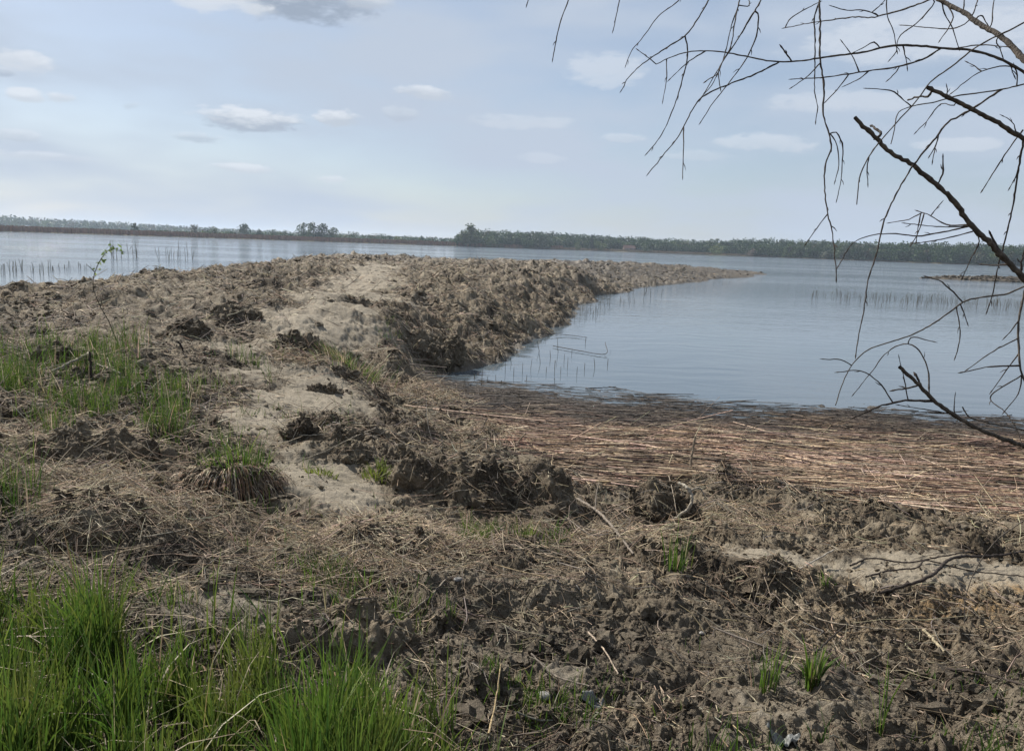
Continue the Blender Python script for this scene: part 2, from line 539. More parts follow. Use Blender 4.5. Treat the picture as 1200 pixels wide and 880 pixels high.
sp = np.maximum(Dg * (1.72 / NTH), .002)
ZB = base_h(GX, GY)
hd, SM, MD = detail(GX, GY, ZB, sp)
GZ = ZB + hd - .07 * (1 - .8 * SM) * sstep(0, .3, ZB) - .10 * sstep(10, 20, Dg) * sstep(.2, .7, ZB)
NEAR_DARK = poly_world([(-500, 590), (250, 610), (460, 640), (620, 640), (900, 690), (1450, 705), (1450, 1250), (-500, 1250)], .66)


def near_dark(x, y): return .38 * sstep(-.5, .6, poly_sd(NEAR_DARK, x, y) + .6 * fbm(x, y, .8, 3, 480))  # soft-edged foreground zone where soil, crumbs and straw are darker


wet = np.maximum(np.maximum(sstep(.14, .02, GZ) * .9, near_dark(GX, GY)), .8 * sstep(22, 60, Dg))  # wet at the waterline; same value darkens the foreground and the far spit
org_ = np.maximum(.9 * sstep(-.12, .15, poly_sd(ORANGE, GX, GY)), .35 * sstep(-.12, .15, poly_sd(YELLOW, GX, GY)))


def ground_z(x, y):
    th = np.arctan2(x, y); ld = np.log(np.maximum(np.hypot(x, y), .8))
    return bilin(GZ, np.interp(th, th_c, np.arange(len(th_c))), np.interp(ld, LD, np.arange(len(LD))))


def sample_at(G, x, y):
    th = np.arctan2(x, y); ld = np.log(np.maximum(np.hypot(x, y), .8))
    return bilin(G, np.interp(th, th_c, np.arange(len(th_c))), np.interp(ld, LD, np.arange(len(LD))))


def gp(px, py):
    """where the line of sight through a photo pixel meets the finished ground"""
    d = ray(px, py)
    t = np.linspace(1.5, 140, 6000)
    P = CAM + d * t[:, None]
    hit = np.nonzero(P[:, 2] < np.maximum(ground_z(P[:, 0], P[:, 1]), 0))[0]
    i = hit[0] if len(hit) else len(t) - 1
    p = P[i].copy(); p[2] = max(float(ground_z(p[0:1], p[1:2])[0]), 0)
    return p


nr, nc = GX.shape
V = np.stack([GX, GY, GZ], -1).reshape(-1, 3)
i, j = np.meshgrid(np.arange(nr - 1), np.arange(nc - 1), indexing='ij')
Q = np.stack([i * nc + j, i * nc + j + 1, (i + 1) * nc + j + 1, (i + 1) * nc + j], -1).reshape(-1, 4)
centre = len(V)
V = np.concatenate([V, [[0, 0, .82]]])
Tc = np.stack([np.full(nc - 1, centre), np.arange(1, nc), np.arange(nc - 1)], 1)
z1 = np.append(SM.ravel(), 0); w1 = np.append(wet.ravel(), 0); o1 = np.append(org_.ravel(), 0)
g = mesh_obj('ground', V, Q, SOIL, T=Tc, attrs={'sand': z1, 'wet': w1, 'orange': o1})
tag(g, 'churned grey brown soil of the bank and the spit running out into the lake', kind='structure')

# water: one wide sheet, finer near the camera
n = 96
a = np.arange(n) * 2 * math.pi / n
rr = np.array([6, 30, 120, 500, 1500, 3000.0])
V = np.concatenate([[[0, 0, 0]]] + [np.stack([np.cos(a) * r, np.sin(a) * r, 0 * a], 1) for r in rr])
T = np.array([[0, 1 + k, 1 + (k + 1) % n] for k in range(n)])
Q = np.array([[1 + m * n + k, 1 + (m + 1) * n + k, 1 + (m + 1) * n + (k + 1) % n, 1 + m * n + (k + 1) % n] for m in range(len(rr) - 1) for k in range(n)])
w = mesh_obj('water', V, Q, WATER, T=T)
tag(w, 'grey blue rippled lake water around the spit', kind='structure')

# ------------------------------------------------------------------ loose straw on the ground
PALE, TAN, MID, DARK, GREY = (.44, .36, .255), (.28, .212, .138), (.145, .105, .068), (.040, .029, .021), (.20, .175, .142)


def scatter(n, d0, d1, th0=-.80, th1=.80, near=4.5):
    D = np.exp(rng.uniform(math.log(d0), math.log(d1), n)); th = rng.uniform(th0, th1, n)
    keep = rng.random(n) < np.minimum(1, D / near) ** 1.2
    D, th = D[keep], th[keep]
    return np.sin(th) * D, np.cos(th) * D


def lay_straws(geo, x, y, length, rad, cols, tilt=.12, lift=.006, k=4, ang=None, bend=.12):
    n = len(x)
    a = rng.uniform(0, 2 * math.pi, n) if ang is None else ang
    dx, dy = np.cos(a) * length, np.sin(a) * length
    s = np.linspace(-.5, .5, k)
    bx = bend * length * rng.standard_normal(n)
    X = x[:, None] + dx[:, None] * s - np.sin(a)[:, None] * bx[:, None] * (1 - 4 * s * s)
    Y = y[:, None] + dy[:, None] * s + np.cos(a)[:, None] * bx[:, None] * (1 - 4 * s * s)
    Zg = ground_z(X.ravel(), Y.ravel()).reshape(n, k)
    lin = Zg[:, :1] + (Zg[:, -1:] - Zg[:, :1]) * (s + .5)
    up = np.maximum((Zg - lin).max(1, keepdims=True), 0)
    Zs = .55 * (lin + up * .8) + .45 * Zg
    ti = np.abs(rng.standard_normal(n)) * tilt * length
    Z = Zs + lift + rad[:, None] + ti[:, None] * (s + .5)
    P = np.stack([X, Y, Z], -1)
    r = rad[:, None] * np.array([.8] + [1.0] * (k - 2) + [.6])
    geo.tubes(P, r, cols, 3)


geo = Geo()
x, y = scatter(78000, 1.7, 75)
z = ground_z(x, y); sm = sample_at(SM, x, y); md = sample_at(MD, x, y)
den = sstep(-.45, .35, fbm(x, y, 1.1, 3, 900)) * .8 + .2
keep = (z > .03) & (rng.random(len(x)) < den * (1 - .93 * sstep(.15, .55, sm) * (md < 0))) & (md < .25)
x, y = x[keep], y[keep]
D = np.hypot(x, y); n = len(x)
ln = np.clip(np.exp(rng.normal(math.log(.085), .65, n)), .03, .6) * (1 + .35 * sstep(6, 20, D))
rd = np.maximum(np.clip(np.exp(rng.normal(math.log(.0016), .45, n)), .0007, .005), .00036 * D)
lay_straws(geo, x, y, ln, rd, palette(n, [PALE, TAN, MID, DARK, GREY], [.15, .24, .28, .2, .2]) * (1 - .8 * near_dark(x, y))[:, None])
x, y = scatter(52000, 7, 48, near=4, th0=-.7, th1=.5)
z = ground_z(x, y); sm = sample_at(SM, x, y); md = sample_at(MD, x, y)
den = sstep(-.5, .3, fbm(x, y, 1.6, 3, 905)) * .8 + .2
keep = (z > .05) & (md < 0) & (rng.random(len(x)) < den * (1 - .9 * sstep(.2, .6, sm)))
x, y = x[keep], y[keep]; n = len(x)
lay_straws(geo, x, y, np.clip(np.exp(rng.normal(math.log(.16), .5, n)), .05, .6), np.maximum(rng.uniform(.0015, .005, n), .0004 * np.hypot(x, y)), palette(n, [PALE, TAN, MID, DARK, GREY], [.15, .18, .23, .22, .22]), tilt=.25)
# patches of paler matted hay
for (px, py, z0, R, cnt) in ((60, 580, .8, .55, 2600), (460, 625, .6, .5, 2600), (100, 690, .76, .3, 600), (390, 660, .68, .35, 900), (200, 585, .74, .5, 900), (350, 425, .66, .35, 700),
                             (100, 500, .8, .9, 1500), (500, 455, .3, .55, 1700), (560, 505, .2, .45, 1000), (850, 600, .3, .5, 700), (700, 610, .45, .5, 700), (1150, 590, .2, .9, 800)):
    c = at_z(px, py, z0); cnt = int(cnt * .62)
    r = R * np.sqrt(rng.random(cnt)) * (1 + .3 * rng.standard_normal(cnt)); t = rng.uniform(0, 6.283, cnt)
    xx, yy = c[0] + r * np.cos(t) * 1.25, c[1] + r * np.sin(t)
    lay_straws(geo, xx, yy, rng.uniform(.08, .32, cnt), np.maximum(rng.uniform(.0012, .0026, cnt), .00036 * np.hypot(xx, yy)), palette(cnt, [PALE, TAN, MID, GREY], [.35, .35, .18, .12]) * (1 - .5 * near_dark(xx, yy))[:, None], tilt=.28, lift=.012, bend=.2)
o = geo.build('straw_litter', STRAW)
tag(o, 'dry straw and broken reed scraps strewn over the churned bank', 'straw', kind='stuff')

# ------------------------------------------------------------------ mat of washed-up reeds
geo = Geo()
mn, mx = MAT.min(0), MAT.max(0)
N = 90000
x = rng.uniform(mn[0], mx[0], N); y = rng.uniform(mn[1], mx[1], N)
sd = poly_sd(MAT, x, y)
farlimit = np.hypot(x, y)
edge = sstep(-.15, .25, sd + .25 * fbm(x, y, .8, 2, 511))
# sparser towards the open water
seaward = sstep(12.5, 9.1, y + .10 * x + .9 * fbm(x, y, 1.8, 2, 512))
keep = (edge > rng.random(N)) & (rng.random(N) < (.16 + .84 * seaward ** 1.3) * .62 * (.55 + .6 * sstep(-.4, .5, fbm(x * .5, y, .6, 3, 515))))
x, y, seaward = x[keep], y[keep], seaward[keep]
n = len(x)
ang = np.where(rng.random(n) < .86, rng.normal(-.10, .12, n), rng.normal(-.1, .5, n)) + .25 * fbm(x, y, 2.2, 2, 513)
ln = np.clip(np.exp(rng.normal(math.log(.46), .65, n)), .08, 1.9)
rd = np.clip(np.exp(rng.normal(math.log(.0042), .48, n)), .0015, .012)
k = 4
s_ = np.linspace(-.5, .5, k)
bx = .025 * ln * rng.standard_normal(n)
X = x[:, None] + np.cos(ang)[:, None] * ln[:, None] * s_ - np.sin(ang)[:, None] * bx[:, None] * (1 - 4 * s_ * s_)
Y = y[:, None] + np.sin(ang)[:, None] * ln[:, None] * s_ + np.cos(ang)[:, None] * bx[:, None] * (1 - 4 * s_ * s_)
zc = np.maximum(ground_z(x, y), -.01)
Z = zc[:, None] + rng.uniform(-.006, .05, n)[:, None] * (.25 + .75 * seaward[:, None]) + rng.normal(0, .022, n)[:, None] * ln[:, None] * s_ * 2
cl = palette(n, [(.46, .37, .27), (.28, .205, .145), (.15, .108, .08), (.045, .032, .025), (.22, .172, .135)], [.18, .26, .22, .20, .14])
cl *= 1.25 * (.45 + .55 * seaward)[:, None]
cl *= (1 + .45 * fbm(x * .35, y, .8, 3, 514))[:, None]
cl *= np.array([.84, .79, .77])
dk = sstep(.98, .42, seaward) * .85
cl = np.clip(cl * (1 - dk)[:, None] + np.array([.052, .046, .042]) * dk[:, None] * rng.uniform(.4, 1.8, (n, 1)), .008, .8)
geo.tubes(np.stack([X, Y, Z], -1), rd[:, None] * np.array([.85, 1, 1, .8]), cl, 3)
# stems lying crosswise on top and snapped ends poking up
n2 = 150
ii = rng.choice(np.nonzero(seaward > .55)[0], n2)
xx, yy = x[ii], y[ii]
a2 = rng.uniform(-1.4, 1.4, n2); l2 = rng.uniform(.2, .75, n2); e2 = np.abs(rng.normal(.1, .18, n2))
P = np.stack([xx[:, None] + np.cos(a2)[:, None] * l2[:, None] * s_, yy[:, None] + np.sin(a2)[:, None] * l2[:, None] * s_,
              np.maximum(ground_z(xx, yy), 0)[:, None] + .06 + e2[:, None] * l2[:, None] * (s_ + .5)], -1)
geo.tubes(P, np.repeat(rng.uniform(.002, .0055, n2)[:, None], k, 1), palette(n2, [(.42, .34, .24), (.28, .21, .14), (.12, .085, .06)], [.4, .35, .25]), 3)
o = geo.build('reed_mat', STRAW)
tag(o, 'thick mat of washed up brown reed stems lying at the water edge', 'reeds', kind='stuff')

# ------------------------------------------------------------------ crumbs of peat
t_ = (1 + 5 ** .5) / 2
ICO = unit(np.array([(-1, t_, 0), (1, t_, 0), (-1, -t_, 0), (1, -t_, 0), (0, -1, t_), (0, 1, t_), (0, -1, -t_), (0, 1, -t_), (t_, 0, -1), (t_, 0, 1), (-t_, 0, -1), (-t_, 0, 1)]))
ICOF = np.array([(0, 11, 5), (0, 5, 1), (0, 1, 7), (0, 7, 10), (0, 10, 11), (1, 5, 9), (5, 11, 4), (11, 10, 2), (10, 7, 6), (7, 1, 8), (3, 9, 4), (3, 4, 2), (3, 2, 6), (3, 6, 8), (3, 8, 9), (4, 9, 5), (2, 4, 11), (6, 2, 10), (8, 6, 7), (9, 8, 1)])


def subdiv(Vv, Ff):
    Vv = list(map(tuple, Vv)); cache = {}; out = []

    def mid(a, b):
        kx = (min(a, b), max(a, b))
        if kx not in cache:
            p = np.array(Vv[a]) + np.array(Vv[b]); Vv.append(tuple(p / np.linalg.norm(p))); cache[kx] = len(Vv) - 1
        return cache[kx]
    for a, b, c in Ff:
        ab, bc, ca = mid(a, b), mid(b, c), mid(c, a)
        out += [(a, ab, ca), (b, bc, ab), (c, ca, bc), (ab, bc, ca)]
    return np.array(Vv), np.array(out)


IC2, IF2 = subdiv(ICO, ICOF)
x, y = scatter(52000, 1.8, 26, near=5)
z = ground_z(x, y); sm = sample_at(SM, x, y); md = sample_at(MD, x, y)
pt = sstep(-.1, .45, fbm(x, y, .8, 3, 930))
keep = (z > .05) & (md < -.05) & (rng.random(len(x)) < (.06 + .94 * pt) * (1 - .95 * sstep(0, .6, sm)))
x, y, z = x[keep], y[keep], z[keep]; n = len(x)
sz = np.clip(np.exp(rng.normal(math.log(.0085), .65, n)), .003, .05) * (1 + .5 * sstep(4, 12, np.hypot(x, y)))
m = len(IC2)
rs = 1 + .36 * rng.standard_normal((n, m, 1))
sc3 = sz[:, None, None] * np.stack([rng.uniform(.7, 1.5, n), rng.uniform(.7, 1.5, n), rng.uniform(.5, 1.0, n)], 1)[:, None, :]
V = IC2[None] * rs * sc3 + np.stack([x, y, z + sz * .25], 1)[:, None, :]
T = (IF2[None] + (np.arange(n) * m)[:, None, None]).reshape(-1, 3)
VA, TA = [V.reshape(-1, 3)], [T]
x, y = scatter(190000, 1.7, 12, near=5)
z = ground_z(x, y); sm = sample_at(SM, x, y); md = sample_at(MD, x, y)
pt = sstep(-.35, .4, fbm(x, y, .6, 3, 935))
keep = (z > .05) & (md < -.03) & (rng.random(len(x)) < (.08 + .92 * pt) * (1 - .94 * sstep(.05, .6, sm)))
x, y, z = x[keep], y[keep], z[keep]; n = len(x)
sz = np.clip(np.exp(rng.normal(math.log(.0048), .5, n)), .002, .016) * (1 + .6 * sstep(3, 9, np.hypot(x, y)))
Vf = ICO[None] * (1 + .35 * rng.standard_normal((n, len(ICO), 1))) * (sz[:, None, None] * rng.uniform(.6, 1.6, (n, 1, 3))) + np.stack([x, y, z + sz * .3], 1)[:, None, :]
TA.append((ICOF[None] + (np.arange(n) * len(ICO))[:, None, None]).reshape(-1, 3) + len(VA[0])); VA.append(Vf.reshape(-1, 3))
x, y = scatter(62000, 7, 100, near=4, th0=-.7, th1=.7)
z = ground_z(x, y); sm = sample_at(SM, x, y); md = sample_at(MD, x, y)
pt = sstep(-.3, .35, fbm(x, y, 1.6, 3, 940))
keep = (z > .06) & (md < -.1) & (rng.random(len(x)) < (.15 + .85 * pt) * (1 - .97 * sstep(.08, .4, sm)))
x, y, z = x[keep], y[keep], z[keep]; n = len(x)
sz = np.clip(np.exp(rng.normal(math.log(.024), .5, n)), .01, .09) * (1 + .9 * sstep(22, 50, np.hypot(x, y)))
m2 = len(ICO)
sc3 = sz[:, None, None] * np.stack([rng.uniform(.6, 1.8, n), rng.uniform(.6, 1.5, n), rng.uniform(.4, 1.0, n)], 1)[:, None, :]
Vf = ICO[None] * (1 + .27 * rng.standard_normal((n, m2, 1))) * sc3
an = rng.uniform(0, 6.28, n)[:, None]
Vf = np.stack([Vf[..., 0] * np.cos(an) - Vf[..., 1] * np.sin(an), Vf[..., 0] * np.sin(an) + Vf[..., 1] * np.cos(an), Vf[..., 2]], -1) + np.stack([x, y, z + sz * .2], 1)[:, None, :]
TA.append((ICOF[None] + (np.arange(n) * m2)[:, None, None]).reshape(-1, 3) + sum(len(q_) for q_ in VA)); VA.append(Vf.reshape(-1, 3))
VA = np.concatenate(VA)
Dv = np.hypot(VA[:, 0], VA[:, 1])
o = mesh_obj('mud_crumbs', VA, None, SOIL, T=np.concatenate(TA), smooth=False, attrs={'wet': np.maximum(near_dark(VA[:, 0], VA[:, 1]), .8 * sstep(22, 60, Dv))})  # crumbs follow the darker tone of the foreground and far soil
tag(o, 'crumbs of dried grey mud scattered over the bank', 'mud', kind='stuff')


# ------------------------------------------------------------------ grass
def blade_set(geo, x, y, z, h, w, lean, cbase, ctip, k=5, droop=.25, dirs=None):
    n = len(x)
    a = rng.uniform(0, 2 * math.pi, n) if dirs is None else dirs
    t = np.linspace(0, 1, k)[None, :]
    off = lean[:, None] * h[:, None] * (t ** 1.7)
    zz = h[:, None] * (t - droop * np.clip(lean, 0, 1.5)[:, None] * t ** 3)
    P = np.stack([x[:, None] + np.cos(a)[:, None] * off, y[:, None] + np.sin(a)[:, None] * off, z[:, None] + zz], -1)
    wd = w[:, None] * np.clip(np.array([.75, 1.0, .9, .6, .06]) if k == 5 else (1 - t[0] ** 2 * .95), .05, 1)[None, :] * .5
    sa = rng.uniform(0, math.pi, n)
    side = np.stack([np.cos(sa), np.sin(sa), np.zeros(n)], 1)
    geo.blades(P, wd, side, cbase, ctip)


GREEN = [(.050, .098, .016), (.075, .132, .019), (.105, .162, .024), (.031, .064, .014), (.135, .170, .032)]


def gcols(n, w=(.3, .3, .15, .15, .1)): return palette(n, GREEN, w, .15)


def patch_points(poly, n, seed, lam=.35, cut=(-.2, .3), soft=.15):
    mn, mx = poly.min(0), poly.max(0)
    x = rng.uniform(mn[0], mx[0], n); y = rng.uniform(mn[1], mx[1], n)
    sd = poly_sd(poly, x, y)
    keep = (sstep(-soft, soft * 1.2, sd + .12 * fbm(x, y, .4, 2, seed)) > rng.random(n)) & (sstep(*cut, fbm(x, y, lam, 2, seed + 5)) > rng.random(n))
    return x[keep], y[keep]


geo = Geo()
# tall fresh grass at the photographer's feet
FG = poly_world([(-420, 700), (-200, 715), (0, 735), (60, 770), (110, 735), (160, 760), (215, 795), (265, 765), (310, 815), (365, 840), (410, 805), (470, 815), (520, 870), (590, 920), (560, 1250), (-420, 1250)], .78)
x, y = patch_points(FG, 52000, 600, .30, (-.30, .25), .20)
n = len(x); z = ground_z(x, y) - .01
h = np.clip(rng.normal(.30, .085, n), .08, .55) * (.75 + .45 * sstep(-.4, .4, fbm(x, y, .5, 2, 620)))
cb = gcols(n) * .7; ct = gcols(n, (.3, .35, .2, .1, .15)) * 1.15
yl = sstep(-.3, .6, fbm(x, y, .35, 2, 622))[:, None] * .55; ct = ct * (1 - yl) + np.array([.17, .165, .045]) * yl
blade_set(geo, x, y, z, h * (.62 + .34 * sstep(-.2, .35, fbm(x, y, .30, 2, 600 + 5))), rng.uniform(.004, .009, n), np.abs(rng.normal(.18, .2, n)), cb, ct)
n = 4200
ii = rng.choice(len(x), n)
cy = palette(n, [PALE, TAN, (.26, .21, .10), MID, DARK], [.18, .3, .2, .2, .12], .3)
blade_set(geo, x[ii] + rng.normal(0, .05, n), y[ii] + rng.normal(0, .05, n), z[ii] + .005, rng.uniform(.04, .16, n), rng.uniform(.002, .006, n), np.abs(rng.normal(1.1, .6, n)), cy, cy, droop=.5)
n = 800
ii = rng.choice(len(x), n)
hy = np.clip(rng.normal(.30, .10, n), .1, .5)
cy = palette(n, [PALE, TAN, (.30, .25, .11), MID], [.3, .35, .2, .15])
blade_set(geo, x[ii], y[ii], z[ii], hy, rng.uniform(.003, .007, n), np.abs(rng.normal(.75, .5, n)), cy, cy, droop=.55)
# right-hand fringe, lower
FR = poly_world([(560, 868), (700, 890), (850, 868), (960, 872), (1060, 858), (1130, 868), (1200, 855), (1420, 850), (1420, 1200), (560, 1200)], .69)
x, y = patch_points(FR, 9000, 630, .2, (-.05, .4))
n = len(x)
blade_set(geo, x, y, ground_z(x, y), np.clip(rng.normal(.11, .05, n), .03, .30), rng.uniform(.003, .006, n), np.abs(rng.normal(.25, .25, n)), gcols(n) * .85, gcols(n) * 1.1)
# grass in the middle distance on the left and thin growth elsewhere
for pts, zz, cnt, hm, sd in (([(-200, 405), (0, 402), (88, 397), (78, 425), (30, 440), (-200, 450)], .9, 8000, .26, 640),
                             ([(-200, 455), (0, 448), (120, 438), (225, 446), (215, 498), (120, 488), (60, 502), (-200, 515)], .83, 22000, .22, 641),
                             ([(100, 398), (165, 396), (160, 425), (108, 428)], .92, 3200, .27, 642),
                             ([(215, 430), (330, 410), (325, 432), (230, 462)], .75, 2200, .2, 643),
                             ([(-200, 545), (0, 540), (48, 590), (30, 640), (-200, 660)], .8, 7500, .22, 644),
                             ([(225, 505), (290, 500), (310, 530), (235, 545)], .7, 900, .14, 649),
                             ([(480, 606), (600, 600), (660, 625), (600, 640), (490, 628)], .55, 2600, .10, 645),
                             ([(250, 640), (480, 650), (500, 720), (300, 730)], .7, 2400, .11, 646),
                             ([(560, 730), (1250, 735), (1250, 880), (560, 880)], .66, 1900, .055, 653),
                             ([(560, 770), (720, 800), (700, 850), (560, 850)], .7, 1600, .07, 647),
                             ([(150, 470), (430, 440), (480, 640), (300, 700), (0, 690), (-150, 560)], .7, 5200, .09, 651),
                             ([(120, 700), (420, 690), (480, 790), (200, 760)], .72, 1800, .12, 652),
                             ([(440, 425), (530, 430), (520, 447), (445, 445)], .05, 900, .10, 648)):
    x, y = patch_points(poly_world(pts, zz), cnt, sd, .5, (-.15, .45) if zz > .8 else (.05, .5))
    n = len(x)
    if not n: continue
    Dm = np.hypot(x, y)
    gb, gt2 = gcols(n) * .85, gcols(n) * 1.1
    dry = rng.random(n) < .15
    gb[dry] = palette(int(dry.sum()), [PALE, TAN, MID], [.3, .4, .3]); gt2[dry] = gb[dry]
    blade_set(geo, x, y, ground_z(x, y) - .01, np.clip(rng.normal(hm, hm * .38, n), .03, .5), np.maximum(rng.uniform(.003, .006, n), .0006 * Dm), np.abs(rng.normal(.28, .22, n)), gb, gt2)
o = geo.build('grass', GRASS)
tag(o, 'fresh green grass growing in patches on the bank', 'grass', kind='stuff')


def tuft(label, px, py, n, h, spread, w=.006, lean=.25, yellow=0.0, name='grass_tuft', dry=.15, group=None, cat='grass tuft'):
    p = gp(px, py)
    geo = Geo()
    r = spread * np.where(rng.random(n) < (.2 if name == 'grass_tuft' else 0), 1.9, 1.05) * np.sqrt(rng.random(n)); t = rng.uniform(0, 6.283, n)
    x, y = p[0] + r * np.cos(t), p[1] + r * np.sin(t)
    c = gcols(n); c2 = gcols(n) * 1.15
    c = c * (1 - yellow) + np.array([.18, .195, .035]) * yellow; c2 = c2 * (1 - yellow) + np.array([.23, .25, .05]) * yellow
    nd = int(n * dry)
    if nd: c[:nd] = palette(nd, [TAN, MID, PALE], [.4, .3, .3]); c2[:nd] = c[:nd]
    blade_set(geo, x, y, ground_z(x, y) - .008, np.clip(rng.normal(h, h * .28, n), .02, 1), np.full(n, w) * rng.uniform(.6, 1.2, n), np.abs(rng.normal(lean, .15, n)), c, c2,
              dirs=t + rng.normal(0, .6, n))
    o = geo.build(name, GRASS, org=p)
    return tag(o, label, cat, group)


tuft('dark green bushy clump of grass at the foot of the spit slope', 408, 430, 520, .22, .42, .008, .6, dry=.4)
tuft('upright thin green tuft alone on bare mud in front of the twig', 897, 812, 34, .17, .03, .007, .14)
tuft('broad bladed bright green shoot beside the short dark twig in bare mud', 951, 808, 30, .17, .02, .014, .18)
tuft('bright green tuft beside the dead branch and the mound with the pale root', 792, 672, 46, .22, .05, .008, .12)
tuft('small yellow green plant low on the sandy path', 377, 556, 90, .06, .11, .008, .6, .6, 'low_plant', 0, cat='plant')
tuft('lime green plant at the edge of sandy path against the dark mud heap', 442, 560, 120, .09, .11, .009, .5, .5, 'low_plant', 0, cat='plant')
tuft('grass tuft below the dark hollow of the large mud heap', 549, 628, 34, .16, .05, .007, .2)
tuft('yellowish grass tuft right of the mud heap hollow', 614, 630, 34, .13, .06, .007, .3, .3)
tuft('leaning green tuft close to the fork of the dead branch', 652, 640, 40, .13, .06, .008, .5)
tuft('slim green tuft on the bare slope above the tall foreground grass', 428, 700, 26, .14, .04, .006, .2)
tuft('single sparse tuft of short blades in the churned soil below the straw mound', 530, 735, 16, .10, .02, .006, .2)
tuft('thin bright blades rising from the mud close to the crumpled wrapper', 640, 830, 26, .09, .07, .005, .4, .25)
tuft('tiny green tuft on the low heap with the pale stick across it', 968, 690, 18, .12, .03, .007, .3)
tuft('grass tuft in the track where the mud heap stick pile ends', 905, 668, 14, .10, .04, .006, .3)
tuft('tall single green stem with few blades near the bottom edge of the mud', 1031, 862, 8, .24, .012, .006, .06)
tuft('low bright tuft beside the thin dark twig on the mud slope', 1080, 800, 14, .06, .05, .008, .6)


# ------------------------------------------------------------------ heaps of dug-out peat
def nz3(p, lam, seed):
    x, y, z = p[:, 0] / lam, p[:, 1] / lam, p[:, 2] / lam
    return (perlin(x + .7 * z, y - .4 * z, seed) + perlin(y + .3 * x + 9, z * 1.1 - .2 * x, seed + 1) + perlin(z - .5 * y, x + 4, seed + 2)) / 1.8


def heap(name, label, px, py, W, Dp, Hh, seed, cat='mud heap', group=None, straw=90, sticks=.22, nt=220, nf=64, lump=1.0, overh=.12, slen=.16, pale=False):
    p = gp(px, py)
    p = p + np.array([p[0], p[1], 0]) / np.hypot(p[0], p[1]) * Dp * .5
    fwd = math.atan2(p[0], p[1])
    zs = ground_z(np.array([p[0], p[0] - W * .4, p[0] + W * .4]), np.array([p[1]] * 3))
    p[2] = max(min(zs), -.02) - .04
    th = np.arange(nt) * 2 * math.pi / nt; ph = np.linspace(0, math.pi * .5, nf)
    TT, PP = np.meshgrid(th, ph)
    sq = np.cos(PP) ** .8
    v = np.stack([np.cos(TT) * sq, np.sin(TT) * sq, np.sin(PP) ** 1.15], -1).reshape(-1, 3)
    v0 = v * np.array([W * .5, Dp * .5, Hh])
    sc = (W * Dp * Hh) ** (1 / 3)
    d = .26 * nz3(v0, sc * .55, seed) + .16 * nz3(v0, sc * .22, seed + 10) + .17 * np.abs(nz3(v0, sc * .17, seed + 20)) - .06 + .07 * np.abs(nz3(v0, sc * .07, seed + 30)) - .02 + .03 * np.abs(nz3(v0, sc * .03, seed + 40)) - .01
    v1 = v0 + unit(v / np.array([W, Dp, Hh]) * W) * (d * sc * lump)[:, None]
    v1[:, :2] *= (1 + overh * np.clip(v1[:, 2:3] / Hh, 0, 1) * (1 - np.clip(v1[:, 2:3] / Hh, 0, 1)) * 2)
    c, s = math.cos(-fwd), math.sin(-fwd)
    v2 = np.stack([v1[:, 0] * c - v1[:, 1] * s, v1[:, 0] * s + v1[:, 1] * c, v1[:, 2]], 1)
    ii, jj = np.meshgrid(np.arange(nf - 1), np.arange(nt), indexing='ij')
    j2 = (jj + 1) % nt
    Qd = np.stack([ii * nt + jj, ii * nt + j2, (ii + 1) * nt + j2, (ii + 1) * nt + jj], -1).reshape(-1, 4)
    root = empty(name, p)
    tag(root, label, cat, group)
    mesh_obj('soil_body', v2, Qd, SOIL, root)
    nk = int(np.clip(260 * W * max(Dp, .3) / .5, 80, 800))
    kq = v2[rng.integers(0, len(v2), nk)] + rng.normal(0, .012, (nk, 3))
    ks = np.clip(np.exp(rng.normal(math.log(.010), .5, nk)), .004, .024) * (1 + 1.4 * (np.hypot(p[0], p[1]) > 9))
    kv = IC2[None] * (1 + .24 * rng.standard_normal((nk, len(IC2), 1))) * ks[:, None, None] * rng.uniform(.6, 1.5, (nk, 1, 3)) + kq[:, None, :]
    mesh_obj('crumbs', kv.reshape(-1, 3), None, SOIL, root, T=(IF2[None] + (np.arange(nk) * len(IC2))[:, None, None]).reshape(-1, 3), smooth=False)['kind'] = 'stuff'
    if straw:
        gs = Geo()
        idx = rng.choice(np.nonzero(v0[:, 2] > Hh * .08)[0], straw)
        q0 = v2[idx]
        nrm = unit(np.stack([q0[:, 0] / W ** 2, q0[:, 1] / Dp ** 2, q0[:, 2] / Hh ** 2], 1))
        tg = unit(np.cross(nrm, rng.standard_normal((straw, 3))))
        tg[:, 2] -= .25
        l = np.clip(np.exp(rng.normal(math.log(slen), .5, straw)), .04, .5)
        out = np.abs(rng.standard_normal(straw)) * sticks
        dirn = unit(tg + nrm * out[:, None])
        t4 = np.linspace(0, 1, 4)[None, :, None]
        sag = np.zeros((straw, 4, 3)); sag[..., 2] = -(t4[..., 0] ** 2) * (l * .25)[:, None]
        P = q0[:, None] + nrm[:, None] * .006 + dirn[:, None] * l[:, None, None] * (t4 - .3) + sag
        rad = np.maximum(rng.uniform(.0009, .0021, straw) if pale else rng.uniform(.0011, .0028, straw), .0003 * np.hypot(p[0], p[1]))
        gs.tubes(P, rad[:, None] * np.array([1, 1, .9, .6]), palette(straw, [PALE, TAN, MID, DARK, GREY], [.62, .28, .05, .01, .04] if pale else [.22, .25, .22, .13, .18]), 3)
        gs.build('dry_straw', STRAW, root)['kind'] = 'stuff'
    return root, v2, p


